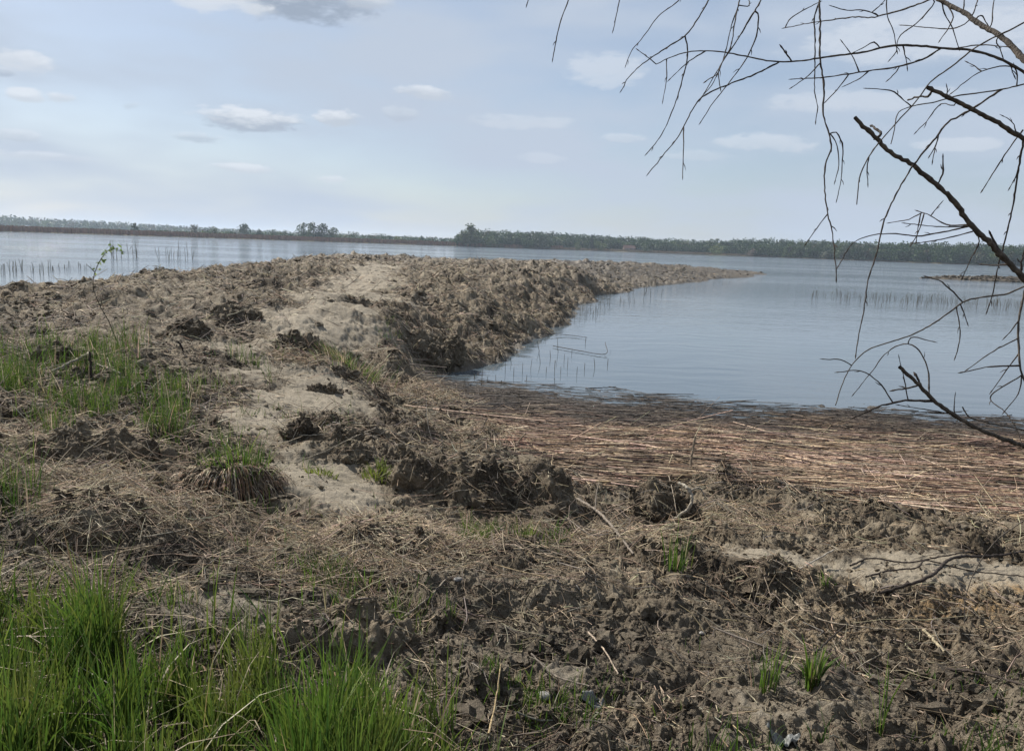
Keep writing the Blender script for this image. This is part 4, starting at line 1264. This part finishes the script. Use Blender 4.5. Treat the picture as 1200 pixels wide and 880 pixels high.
# crossing whip
limb([(1215, 20), (1200, 27), (1181, 37), (1165, 44), (1142, 57), (1117, 77), (1091, 96), (1075, 117), (1048, 147), (1029, 169), (1017, 186), (1009, 203), (1004, 240)], 3.0, 1.2, 2.4, 2.3, [
    [(1018, 184), (1016, 198), (1017, 214)], [(1066, 124), (1056, 115), (1045, 107), (1032, 105), (1017, 104)]])
# short broken limb
limb([(1215, 172), (1200, 163), (1167, 143), (1144, 131), (1115, 116), (1087, 103)], 8, 4.5, 2.8, 2.5, [
    ([(1091, 110), (1078, 113), (1066, 117)], 2.6, 1.8), ([(1110, 113), (1110, 104)], 1.6, 1), [(1120, 122), (1103, 122), (1094, 131), (1087, 141), (1074.5, 154)], [(1191, 157), (1186, 143), (1177, 137)],
    ([(1199, 164), (1194, 194), (1187, 242), (1178, 281), (1169, 315), (1163, 345), (1157, 364)], 2.2, 1.1), [(1194, 197), (1190, 208), (1184, 219)], ([(1199, 152), (1191, 163), (1176, 184), (1152, 222)], 1.7, 1.1)],
    label='short thick branch with a snapped tip')
limb([(1215, 96), (1200, 99), (1175, 105), (1148, 109), (1120, 113), (1091, 121), (1072, 124), (1054, 131), (1048, 153), (1044, 169)], 3.2, 1.0, 2.7, 2.4, [
    ([(1175, 106), (1156, 117), (1136, 130), (1111, 144), (1095, 164), (1072, 192), (1046, 236), (1035.5, 261), (1027, 298), (1018, 326), (1012, 366), (1007, 389), (1003, 415)], 2.4, 1.1),
    [(1103, 155), (1095, 178), (1093, 188)], [(1098, 160), (1096, 172), (1090, 182)], [(1191, 101), (1191, 82), (1150, 84), (1134, 94), (1117, 108)], [(1150, 84), (1144, 79), (1135, 74)]])
# big diagonal limb
limb([(1215, 340), (1200, 326), (1174, 300), (1154, 279), (1139, 266), (1124, 244), (1102, 220), (1083, 205), (1066, 191), (1051, 184), (1025, 161), (1002, 138)], 10, 4.5, 2.9, 2.5, [
    ([(1100, 216), (1105, 203), (1105, 186)], 2, 1.4), ([(1137, 264), (1109, 263), (1094, 255), (1087, 251), (1077, 248)], 1.9, 1), [(1092, 251), (1097, 245), (1102, 239)], [(1081, 250), (1062, 258), (1044, 261)], [(1079, 250), (1076, 266), (1074, 281)],
    [(1083, 251), (1078, 268), (1069, 285)], [(1137, 265), (1110, 266), (1090, 265), (1062, 262)], ([(1137, 266), (1100, 273), (1077, 276.5), (1046, 274), (1023, 275.5), (1001, 284), (983, 311)], 1.9, .9),
    ([(1143, 271), (1111, 279), (1074, 285)], 1.7, .9), [(1146, 274), (1147, 285), (1138, 303), (1129, 323)], ([(1172, 298), (1167, 286), (1161, 275)], 3.2, 2.2), ([(1184, 310), (1168, 311), (1152, 310)], 1.8, 1.2),
    ([(1030, 160), (1026, 152), (1022, 148)], 3.0, 2.5), [(1031, 166), (1018, 184), (1008, 205), (1005, 230)], ([(1198, 322), (1197, 308), (1200, 296)], 2.5, 1.8)], label='thick diagonal branch with a broken tip, pale scar near its lower end', rough=1.3)
# lower curved whip
limb([(1215, 330), (1200, 336), (1178, 345), (1162, 347), (1129, 354), (1115, 364), (1094, 379), (1074, 390), (1033, 404), (1021, 408), (999, 427), (988, 448), (979, 475)], 3.6, 1.1, 2.6, 2.2, [
    ([(1128, 354), (1114.5, 340), (1103, 330), (1088, 325)], 1.9, 1.1), [(1121, 361), (1125, 396), (1120, 417)], [(1126, 357), (1130, 368), (1133, 377)], [(997, 428), (987, 422), (967, 421)]], label='curved thin branch sweeping down to the water')
# lowest dark limb
limb([(1225, 533), (1200, 523), (1153, 505), (1119, 487), (1094, 469), (1074, 448), (1054, 430)], 8, 4.2, 2.6, 2.3, [
    ([(1094, 471), (1067, 469), (1037, 474), (1003, 488)], 3.0, 1.8), ([(1046, 471), (1030, 448), (1009, 434.5), (984, 436)], 1.8, 1), ([(1091, 463), (1085, 425), (1074, 408), (1064.5, 403), (1039.5, 413), (1022.5, 434.5), (1001, 461)], 1.8, .9),
    [(1065, 403), (1066, 397), (1092, 400)], ([(1075, 452), (1062, 455), (1049, 457)], 2.4, 1.6), ([(1080, 453), (1077, 447), (1074, 441)], 3.0, 2.4), [(1064.5, 471), (1058, 437), (1054, 421)], [(1119, 487), (1118, 476), (1119, 465)],
    [(1114, 487), (1074, 478), (1055, 475)], [(1106, 484), (1090, 483), (1074, 483)]], label='lowest dark branch with a broken tip, low over the reed mat')
limb([(1225, 512), (1200, 504), (1153, 494), (1135, 488), (1128, 477)], 3.4, 1.6, 2.8, 2.6)
# whip at the right edge
limb([(1212, 300), (1203, 330), (1199, 350), (1194, 375), (1194, 410), (1196, 432), (1203, 452)], 3.4, 2.2, 2.6, 2.5, [
    [(1193, 396), (1160, 414), (1135, 432)], ([(1196, 428), (1158, 430), (1129, 436)], 2.2, 1.2), [(1195, 439), (1194, 460), (1178, 481)], [(1196, 439), (1161, 469), (1177, 482), (1190, 500), (1196, 516)], [(1193, 414), (1178, 436), (1163, 457)], [(1194, 375), (1186, 386), (1179, 394)]])
# high limb above the frame that carries the hanging twigs
limb([(1250, -70), (1200, -90), (1080, -75), (960, -60), (880, -62), (790, -75), (700, -70), (640, -60)], 8, 2, 2.9, 2.5, [
    ([(960, -60), (960, 0), (961, 30), (961, 67), (966, 105), (965, 135), (971, 156), (974, 172), (968, 192), (966, 214), (970, 251), (976, 277), (979, 311), (980, 326)], 2.6, 1.2),
    [(970, 252), (960, 264), (945, 285)], ([(959, 5), (954.5, 20), (955, 37), (955, 80), (955, 110), (958, 125), (956, 142)], 1.8, 1.1), [(971, 155), (979, 155), (986, 166), (987, 192), (985, 214), (981, 233)], [(973, 157), (978, 164), (982.5, 181), (983, 195), (979, 211)],
    [(961, 72), (946, 90), (929, 102)],
    ([(860, -62), (831, 0), (825, 10), (804, 41), (775, 60), (742, 85), (734, 95), (729, 105)], 2.4, 1.0), ([(804, 41), (806, 62), (800, 92), (791, 122), (774, 160), (759, 179)], 1.9, 1.1),
    ([(825, -65), (796, 0), (772, 19), (752, 46), (739, 62), (734, 75)], 1.7, .9), ([(740, -72), (726, 0), (719, 34)], 1.7, 1.1), ([(690, -68), (667, -2), (657, 25), (648, 68)], 1.8, 1.2),
    ([(875, -62), (867, 0), (865, 8), (860, 33), (857, 52), (845, 77), (842, 85), (828, 95)], 2.0, 1.1), [(865, 8), (858, 28), (847, 72), (834, 100), (820, 116)],
    ([(905, -61), (892, 0), (880, 20), (862, 50), (850, 67), (842, 83), (844, 103)], 2.0, 1.0), ([(887, 15), (888, 33), (877, 65), (860, 90), (832, 126), (822, 142)], 1.7, 1.1), [(890, 2), (870, 38), (847, 73), (822, 115)],
    [(875, 8), (878, 2), (872, -4)], ([(640, -60), (622, -10), (618, 4)], 1.6, 1.2)], label='high branch carrying the long twigs that hang across the sky')
# thin twigs reaching down to the track
limb([(1240, 578), (1200, 610), (1171, 630), (1144, 666), (1132, 698), (1130, 730)], 2.4, 1.0, 2.7, 2.6, [[(1210, 598), (1200, 598), (1150, 621)]])

# ------------------------------------------------------------------ far shore
HY = lambda px: CY - math.cos(ROLL) * 0 - (math.tan(PITCH) * F_PX) / math.cos(ROLL) + math.tan(ROLL) * (px - CX)


def far(px, D, z=0.0):
    d = ray(px, HY(px)); d = d[:2] / np.hypot(d[0], d[1])
    return np.array([d[0] * D, d[1] * D, z])


def RS(px):      # distance of the far water line
    return float(np.interp(px, [-900, -250, 0, 300, 535, 640, 870, 1000, 1200, 1500, 2200], [430, 440, 470, 520, 540, 580, 600, 560, 540, 500, 480]))


pxs = np.concatenate([np.linspace(-900, -250, 20), np.linspace(-230, 1450, 240), np.linspace(1480, 2200, 20)])
rowsd = [(-1.0, -.4), (2, .35), (60, .9), (250, 1.6), (800, 3.0), (1800, 5.0)]
V = np.array([far(px, RS(px) + dd + (1.5 * math.sin(px * .05) + 1.0 * math.sin(px * .17) if k < 2 else 0), zz) for k, (dd, zz) in enumerate(rowsd) for px in pxs])
nn = len(pxs)
Q = np.array([[r * nn + k, r * nn + k + 1, (r + 1) * nn + k + 1, (r + 1) * nn + k] for r in range(len(rowsd) - 1) for k in range(nn - 1)])
MEADOW = plain('far_meadow', (.10, .085, .046), .9, .1, .05, .35)
o = mesh_obj('far_land', V, Q, MEADOW)
tag(o, 'low flat land along the far shore of the lake', kind='structure')

geo = Geo()
n = 9000
px = rng.uniform(-260, 660, n)
dd = rng.uniform(0, 1, n) ** 1.5 * np.interp(px, [-260, 0, 300, 660], [60, 55, 30, 14])
P0 = np.array([far(p, RS(p) + 1 + d, .3 + d * .012) for p, d in zip(px, dd)])
hh = rng.uniform(1.6, 2.9, n)
P = np.stack([P0, P0 + np.stack([rng.normal(0, .1, n), 0 * hh, hh * .6], 1), P0 + np.stack([rng.normal(0, .3, n), 0 * hh, hh], 1)], 1)
sd = np.tile([[1.0, 0, 0]], (n, 1)) + rng.normal(0, .3, (n, 3)) * [0, 1, 0]
geo.blades(P, np.array([[.45, .40, .12]]) * rng.uniform(.5, 1.3, (n, 1)), unit(sd), palette(n, [(.19, .10, .055), (.15, .08, .045), (.22, .125, .07)], [.4, .3, .3], .12))
n = 3200
px = rng.uniform(625, 905, n); dd = rng.uniform(0, 1, n) * 8
P0 = np.array([far(p, RS(p) + .5 + d, .25) for p, d in zip(px, dd)])
hh = rng.uniform(.8, 1.7, n) * np.interp(px, [625, 680, 905], [.5, 1.1, .8])
P = np.stack([P0, P0 + np.stack([0 * hh, 0 * hh, hh * .6], 1), P0 + np.stack([rng.normal(0, .2, n), 0 * hh, hh], 1)], 1)
geo.blades(P, np.array([[.4, .35, .1]]) * rng.uniform(.5, 1.3, (n, 1)), np.tile([[1.0, 0, 0]], (n, 1)), palette(n, [(.26, .19, .12), (.20, .15, .09), (.3, .23, .15)], [.4, .3, .3], .12))
o = geo.build('reed_belt', STRAW)
tag(o, 'brown belt of last year reeds along the far shore', 'reeds', kind='stuff')

TGREEN = [(.023, .052, .014), (.030, .063, .015), (.041, .074, .016), (.018, .041, .013), (.050, .053, .023), (.062, .088, .018)]


def crown_geo(geo, c, h, wdt, nleaf, col, size, kind='broad'):
    """leaf clumps spread through several lobes of one crown, base at c"""
    if kind == 'cone':
        zz = rng.random(nleaf) ** 1.3; rr = (1 - zz) * wdt * .5 * np.sqrt(rng.random(nleaf)); t = rng.uniform(0, 6.283, nleaf)
        p = np.stack([rr * np.cos(t), rr * np.sin(t), zz * h], 1)
    else:
        nl = 15
        lc = np.stack([rng.normal(0, .24, nl) * wdt, rng.normal(0, .24, nl) * wdt, (np.linspace(.10, .86, nl) + rng.normal(0, .03, nl)) * h], 1)
        lc[:, :2] *= (1.15 - .75 * np.linspace(0, 1, nl) ** 2)[:, None]
        lr = rng.uniform(.25, .38, nl) * wdt * (1.15 - .5 * (lc[:, 2] / h - .3))
        li = rng.integers(0, nl, nleaf)
        dv = unit(rng.standard_normal((nleaf, 3))) * rng.random((nleaf, 1)) ** .4
        p = lc[li] + dv * lr[li][:, None] * [1, 1, .85]
        p[:, 2] = np.clip(p[:, 2], .06 * h, h)
    p = p + c
    nv = unit(rng.standard_normal((nleaf, 3))); u = unit(np.cross(nv, rng.standard_normal((nleaf, 3)))); v = np.cross(nv, u)
    s = size * rng.uniform(.6, 1.4, (nleaf, 1))
    V = np.stack([p - u * s, p - v * s * .7, p + u * s, p + v * s * .7], 1)
    Q = np.arange(nleaf * 4).reshape(-1, 4)
    cc = np.clip(np.array(col) * 1.0 * (1 + .13 * rng.standard_normal((nleaf, 1))), .01, .8)
    geo.add(V, Q, np.repeat(cc, 4, axis=0))


geo = Geo(); trunks = Geo()
for row, (off, hs) in enumerate(((4, .62), (14, .85), (26, 1.0), (40, 1.02))):
    px = 537.0
    while px < 1480:
        D = RS(px) + off + rng.uniform(-3, 3) + (10 if 640 < px < 870 else 0)
        hpx = np.interp(px, [530, 542, 556, 600, 640, 700, 780, 830, 868, 960, 1100, 1200, 1500], [9, 22, 24, 24, 24, 21, 19, 19, 23, 24, 25, 26, 27])
        h = hpx * D / F_PX * hs * .80 * rng.uniform(.90, 1.06); wd = rng.uniform(6.5, 10.5) * (.85 if row == 0 else 1)
        ci = rng.choice(6, p=[.34, .26, .10, .22, .05, .03])
        crown_geo(geo, far(px, D, .4), h, wd, 420 if row < 3 else 300, TGREEN[ci], .52)
        px += rng.uniform(2.6, 5.0) * (F_PX / D)
# distant wooded rise on the left
for row, (D0, hs) in enumerate(((1250, .8), (1330, 1.0), (1420, 1.12))):
    px = -260.0
    while px < 560:
        D = D0 + rng.uniform(-20, 20)
        hpx = np.interp(px, [-260, 0, 150, 300, 400, 530, 560], [12, 11.5, 9.0, 6.5, 5.8, 5.5, 5])
        crown_geo(geo, far(px, D, 3.2), max(3, hpx * D / F_PX * hs - 3) * rng.uniform(.9, 1.08), rng.uniform(9, 15), 70, TGREEN[rng.choice(5)], 1.5)
        px += rng.uniform(6, 10) * F_PX / D
# low scrub behind the reed belt
px = 20.0
while px < 545:
    D = RS(px) + 75 + rng.uniform(-10, 25)
    hpx = np.interp(px, [0, 150, 270, 300, 420, 545], [2.5, 3.5, 5.5, 6.5, 7.5, 7]) * rng.uniform(.65, 1.1)
    crown_geo(geo, far(px, D, .8), hpx * D / F_PX, rng.uniform(5, 9), 90, TGREEN[rng.choice(6)], .7)
    px += rng.uniform(3, 8)
o = geo.build('forest', LEAF, smooth=False)
tag(o, 'dark green woods along the far shore of the lake', 'forest', kind='stuff')


def far_tree(label, px, hpx, wpx, off, col, kind='broad', name='tree', nleaf=420, group=None, cat='tree', bare=.05):
    D = RS(px) + off; c = far(px, D, .6)
    h = hpx * (.98 if px < 500 else .9) * D / F_PX; wd = wpx * D / F_PX
    root = empty(name, c); tag(root, label, cat, group)
    gk = Geo(); crown_geo(gk, np.array([0, 0, bare * h]), h * (1 - bare), wd, nleaf, col, .034 * h + .16, kind)
    gk.build('crown', LEAF, root, smooth=False)
    gt_ = Geo(); P = np.array([[0, 0, -.6], [.05, 0, h * .3], [0, .05, h * .75]])
    gt_.tubes(P[None], np.array([[.03 * h, .022 * h, .006 * h]]), np.array([[.08, .065, .05]]), 6)
    for q_ in range(5):
        a_ = rng.uniform(0, 6.28); z0 = rng.uniform(.25, .55) * h
        gt_.tubes(np.array([[0, 0, z0], [math.cos(a_) * wd * .18, math.sin(a_) * wd * .18, z0 + .15 * h], [math.cos(a_) * wd * .33, math.sin(a_) * wd * .33, z0 + .3 * h]])[None], np.array([[.010 * h, .007 * h, .003 * h]]), np.array([[.08, .065, .05]]), 5)
    gt_.build('trunk', BARK, root)


G1, G2, G3 = (.036, .064, .022), (.050, .078, .026), (.070, .070, .038)
far_tree('lone slender tree standing out above the far left reed belt', 158, 12, 5.5, 62, G1, bare=.12)
far_tree('thin leaved brownish tree left of the small bush on the far left shore', 228, 13, 7, 62, G3, bare=.12, nleaf=320)
far_tree('faint small tree beside the brownish tree on the far shore', 238, 9, 6, 90, G3, nleaf=140)
far_tree('low round tree right of the faint small tree on the far shore', 251, 11, 11, 60, G2)
far_tree('dark round topped tree standing alone on the far shore', 287, 16, 14, 55, (0.030, 0.052, 0.025), nleaf=700, bare=.04)
far_tree('small pointed tree right of the dark round topped tree', 304, 10, 8, 60, G1)
far_tree('slightly lower bushy tree of the pair in front of the low scrub', 321, 10, 10, 58, G2)
far_tree('darker bushy tree of the pair in front of the low scrub', 335, 10, 11, 58, G1)
far_tree('tall open crowned tree, leftmost of the tall far shore clump', 355, 19, 14, 52, G1, nleaf=520, bare=.1)
far_tree('tallest tree with the peaked top in the far shore clump', 367, 21, 10, 56, G1, nleaf=420)
far_tree('dark broad tree in the middle of the far shore clump', 377, 19, 15, 50, (0.030, 0.052, 0.025), nleaf=700, bare=.05)
far_tree('paler rounded tree, rightmost of the tall far shore clump', 391, 15, 16, 48, G2, nleaf=650, bare=.04)
far_tree('low spreading tree right of the tall far shore clump', 414, 11, 15, 50, G2, nleaf=480)
far_tree('long low crowned tree midway to the big wood', 445, 9.5, 22, 60, G1, nleaf=560, bare=.03)
far_tree('small spiky tree just before the big wood', 494, 9.5, 7, 60, G1, 'cone')
far_tree('tall pale green tree at left end of the big wood', 552, 28, 17, 2, (0.070, 0.092, 0.033), nleaf=800, bare=.06)
far_tree('lighter green tree sloping down at the edge of the big wood', 543, 19, 14, 0, (0.063, 0.085, 0.033), nleaf=600, bare=.03)
far_tree('pale bush at the foot of the big wood near its left end', 573, 10, 12, -2, (0.074, 0.100, 0.037), nleaf=360, name='bush', cat='bush', bare=.02)
far_tree('dark shoreline willow reaching down to the water before the big wood', 632, 20, 24, -6, (0.031, 0.050, 0.022), nleaf=1000, bare=.0)
far_tree('dark conifer standing among the trees left of the house', 693, 19, 9, 4, (.025, .045, .028), 'cone', nleaf=500, bare=.02)
far_tree('light green bush right of the dark conifer', 706, 9, 9, -2, (0.081, 0.111, 0.037), nleaf=320, name='bush', cat='bush', bare=.02)
far_tree('light green bush left of the dark conifer', 677, 10, 10, -2, (0.074, 0.100, 0.033), nleaf=320, name='bush', cat='bush', bare=.02)
far_tree('bright green tree close to the right side of the house', 756, 11, 10, 0, (0.056, 0.085, 0.033), nleaf=380)
far_tree('bright round yellow green tree on the shore of the right hand wood', 840, 10, 13, -3, (0.111, 0.141, 0.041), nleaf=520, bare=.02)
far_tree('pale blossoming tree at the foot of the right hand wood', 880, 8, 11, -2, (0.222, 0.178, 0.148), nleaf=360, bare=.1)
far_tree('pale flowering tree near the water in the right hand wood', 967, 8, 10, -2, (0.178, 0.185, 0.126), nleaf=320, bare=.1)

# house among the trees
D = RS(737) + 7
hc = far(737, D, .5)
root = empty('house', hc)
tag(root, 'small brick red house with a pitched roof among the trees of the far shore', 'house')
ang_ = math.atan2(hc[0], hc[1]); root.rotation_euler = (0, 0, -ang_ + .25); root.scale = (.8, .8, .8)
WALLM = plain('house_wall', (.13, .095, .075), .9, .2, 1.2, .15); ROOFM = plain('house_roof', (.09, .052, .042), .85, .2, 1.5, .2); PANE = plain('window_glass', (.04, .05, .06), .1, .5); TRIM = plain('white_trim', (.7, .7, .66), .6, .3)


def boxgeo(c, s):
    v = np.array([(x, y, z) for x in (-.5, .5) for y in (-.5, .5) for z in (-.5, .5)]) * s + c
    return v, np.array([(0, 1, 3, 2), (4, 6, 7, 5), (0, 4, 5, 1), (2, 3, 7, 6), (0, 2, 6, 4), (1, 5, 7, 3)])


v, q = boxgeo(np.array([0, 0, 1.4]), np.array([10.5, 7, 3.2])); mesh_obj('wall', v, q, WALLM, root, smooth=False)
gv = np.array([(-5.25, -3.5, 3.0), (-5.25, 3.5, 3.0), (-5.25, 0, 5.5), (5.25, -3.5, 3.0), (5.25, 3.5, 3.0), (5.25, 0, 5.5)])
mesh_obj('gable', gv, None, WALLM, root, T=np.array([(0, 1, 2), (3, 5, 4)]), smooth=False)
rv = []
for sgn in (-1, 1):
    rv += [(-5.8, sgn * 4.1, 2.75), (5.8, sgn * 4.1, 2.75), (5.8, 0, 5.75), (-5.8, 0, 5.75), (-5.8, sgn * 4.1, 2.58), (5.8, sgn * 4.1, 2.58), (5.8, 0, 5.56), (-5.8, 0, 5.56)]
rq = []
for b_ in (0, 8): rq += [[b_ + k for k in f] for f in ((0, 1, 2, 3), (4, 7, 6, 5), (0, 4, 5, 1), (1, 5, 6, 2), (0, 3, 7, 4))]
ro = mesh_obj('roof', np.array(rv), np.array(rq), ROOFM, root, smooth=False)
v, q = boxgeo(np.array([2.2, .6, 5.7]), np.array([.7, .7, 1.4])); mesh_obj('chimney', v, q, WALLM, ro, smooth=False)
for wx in (-3.4, -.9, 3.3):
    v, q = boxgeo(np.array([wx, -3.52, 1.75]), np.array([1.2, .12, 1.2])); wo = mesh_obj('window', v, q, TRIM, root, smooth=False)
    v, q = boxgeo(np.array([wx, -3.58, 1.75]), np.array([.95, .05, .95])); mesh_obj('pane', v, q, PANE, wo, smooth=False)
v, q = boxgeo(np.array([1.3, -3.53, 1.0]), np.array([1.0, .1, 2.0])); mesh_obj('door', v, q, ROOFM, root, smooth=False)

# ------------------------------------------------------------------ air
hz_m = bpy.data.materials.new('haze'); hz_m.use_nodes = True
nt_ = hz_m.node_tree; nt_.nodes.remove(nt_.nodes['Principled BSDF'])
pv = nt_.nodes.new('ShaderNodeVolumePrincipled')
pv.inputs['Color'].default_value = (.70, .83, 1.0, 1); pv.inputs['Density'].default_value = HAZE_D; pv.inputs['Anisotropy'].default_value = .2
nt_.links.new(pv.outputs[0], nt_.nodes['Material Output'].inputs['Volume'])
v, q = boxgeo(np.array([0, 0, 16.0]), np.array([6400, 6400, 40.0]))
o = mesh_obj('haze', v, q, hz_m, smooth=False)
tag(o, 'thin pale haze lying over the lake', 'haze', kind='stuff')

# ------------------------------------------------------------------ sky, clouds and sun
SUN_EL, SUN_AZ = R_(42), R_(-46)        # ahead and to the left
wd_ = bpy.data.worlds.new('World'); S.world = wd_; wd_.use_nodes = True
t = NT(wd_.node_tree)
wd_.cycles.sampling_method = 'MANUAL'; wd_.cycles.sample_map_resolution = 512
bg = t.n['Background']; bg.inputs['Strength'].default_value = SKY_S
sky = t.new('ShaderNodeTexSky'); sky.sky_type = 'NISHITA'; sky.sun_disc = False
sky.sun_elevation = SUN_EL; sky.sun_rotation = SUN_AZ % (2 * math.pi)
sky.altitude = 50; sky.air_density = 1.0; sky.dust_density = 1.0; sky.ozone_density = 2.5
dirv = t.new('ShaderNodeTexCoord').outputs['Generated']
dirv = t.vmath('NORMALIZE', dirv)
K = 1.0 / SKY_S
n1 = t.noise(t.vmath('MULTIPLY', dirv, (1, 1, 2.6)), 16, 5, .62)
n2 = t.noise(t.vmath('MULTIPLY', dirv, (1, 1, 2.6)), 60, 2, .6)
nn_ = t.math('ADD', t.math('MULTIPLY', t.math('SUBTRACT', n1, .5), 3.8), t.math('MULTIPLY', t.math('SUBTRACT', n2, .5), 1.1))
# thin high veil everywhere, thickest ahead
veil = t.noise(t.vmath('MULTIPLY', dirv, (1, 1, 4.0)), 3.2, 3, .55)
vf = t.math('MULTIPLY', t.map(veil, .32, .68), .55)
colr = t.mix(t.math('ADD', vf, .44), sky.outputs[0], tuple(c * K for c in VEIL))
CL = [  # px, py, half width, half height, opacity, bottom grey, white top
    (345, -6, 110, 30, 1.0, 1.0, .2), (262, 4, 60, 13, .75, .2, 1.0), (430, 2, 40, 9, .6, .6, .7), (20, 70, 36, 16, .8, .3, 1.0), (2, 84, 14, 6, .6, .9, .5),
    (30, 112, 20, 8, .75, .4, 1.0), (73, 115, 17, 7, .7, .4, 1.0), (156, 125, 15, 6, .55, .7, .7), (300, 141, 62, 15, .85, .85, 1.0), (232, 162, 30, 7, .6, .8, .8),
    (398, 139, 28, 10, .85, .55, 1.0), (497, 109, 36, 9, .75, .5, 1.0), (470, 132, 20, 9, .45, .7, .6), (282, 197, 38, 6, .7, .4, 1.0), (388, 210, 18, 5, .65, .3, 1.0), (20, 158, 26, 7, .5, .6, .8), (60, 184, 55, 6, .5, .4, .9),
    (705, 82, 58, 19, .6, .15, .8), (605, 143, 58, 9, .45, .2, .8), (632, 185, 28, 6, .35, .2, .8), (732, 162, 26, 6, .45, .3, .9), (890, 168, 62, 12, .55, .2, .95),
    (825, 182, 40, 7, .35, .3, .8), (1085, 44, 150, 26, .6, .1, .8), (1000, 118, 120, 12, .5, .2, .8), (1120, 170, 50, 8, .5, .1, .85), 
    (-80, 60, 60, 20, .7, .4, 1.0), (1330, 100, 90, 22, .6, .3, .9), (-150, 150, 80, 14, .6, .5, 1.0), (560, -80, 90, 25, .8, .7, .9), (900, -70, 110, 24, .6, .4, .9),
]
sepd = t.new('ShaderNodeSeparateXYZ'); t.l.new(dirv, sepd.inputs[0])
azel = t.new('ShaderNodeCombineXYZ')
t.put(azel.inputs[0], t.math('ARCTAN2', sepd.outputs[0], sepd.outputs[1])); t.put(azel.inputs[1], t.math('ARCSINE', sepd.outputs[2]))
nu = t.math('MULTIPLY', nn_, .7)
for (px, py, hw, hh_, op, gr, wt) in CL:
    c = ray(px, py); az0, el0 = math.atan2(c[0], c[1]), math.asin(c[2])
    sc_ = F_PX * (1 + ((px - CX) ** 2 + (py - CY) ** 2) / F_PX ** 2) ** .5
    s_x, s_y = sc_ * math.cos(el0) / hw, sc_ / hh_
    ma = t.new('ShaderNodeVectorMath', operation='MULTIPLY_ADD')
    t.put(ma.inputs[0], azel.outputs[0]); ma.inputs[1].default_value = (s_x, s_y, 0); ma.inputs[2].default_value = (-az0 * s_x, -el0 * s_y, 0)
    r2 = t.vmath('DOT_PRODUCT', ma.outputs[0], ma.outputs[0])
    mp = t.new('ShaderNodeMapRange', interpolation_type='SMOOTHSTEP'); t.put(mp.inputs[0], t.math('SUBTRACT', nn_, r2))
    for q_, v_ in enumerate((-1.25, -.3, 0, op * (1.0 if px < 560 else .78))): mp.inputs[q_ + 1].default_value = v_
    up = t.map(t.math('ADD', t.vmath('DOT_PRODUCT', ma.outputs[0], (0, 1, 0)), nu), -.5, .7, 0.0, 1.0)
    white = tuple(K * (a * wt + b * (1 - wt)) for a, b in zip(CLOUD_W, VEIL)); grey = tuple(K * (a * gr + b * (1 - gr)) for a, b in zip(CLOUD_G, CLOUD_W))
    colr = t.mix(mp.outputs[0], colr, t.mix(up, grey, white))
t.l.new(colr, bg.inputs['Color'])

sun_d = bpy.data.lights.new('sun', 'SUN'); sun_d.energy = SUN_S; sun_d.angle = R_(.6); sun_d.color = (1.0, .95, .87)
sun = bpy.data.objects.new('sun', sun_d); COL.objects.link(sun)
from mathutils import Vector
sdir = Vector((math.sin(SUN_AZ) * math.cos(SUN_EL), math.cos(SUN_AZ) * math.cos(SUN_EL), math.sin(SUN_EL)))
sun.rotation_euler = (-sdir).to_track_quat('-Z', 'Y').to_euler(); sun.location = (0, 0, 20)

S.view_settings.view_transform = 'Standard'; S.view_settings.look = 'None'
S.view_settings.exposure = EXPO; S.view_settings.gamma = 1; S.view_settings.use_curve_mapping = False
cy = S.cycles
cy.use_denoising = True
try:
    cy.denoiser = 'OPENIMAGEDENOISE'; cy.denoising_input_passes = 'RGB_ALBEDO_NORMAL'; cy.denoising_prefilter = 'ACCURATE'
except Exception: pass
cy.max_bounces = 6; cy.diffuse_bounces = 3; cy.glossy_bounces = 3; cy.transmission_bounces = 3; cy.volume_bounces = 0; cy.transparent_max_bounces = 4
cy.caustics_reflective = False; cy.caustics_refractive = False
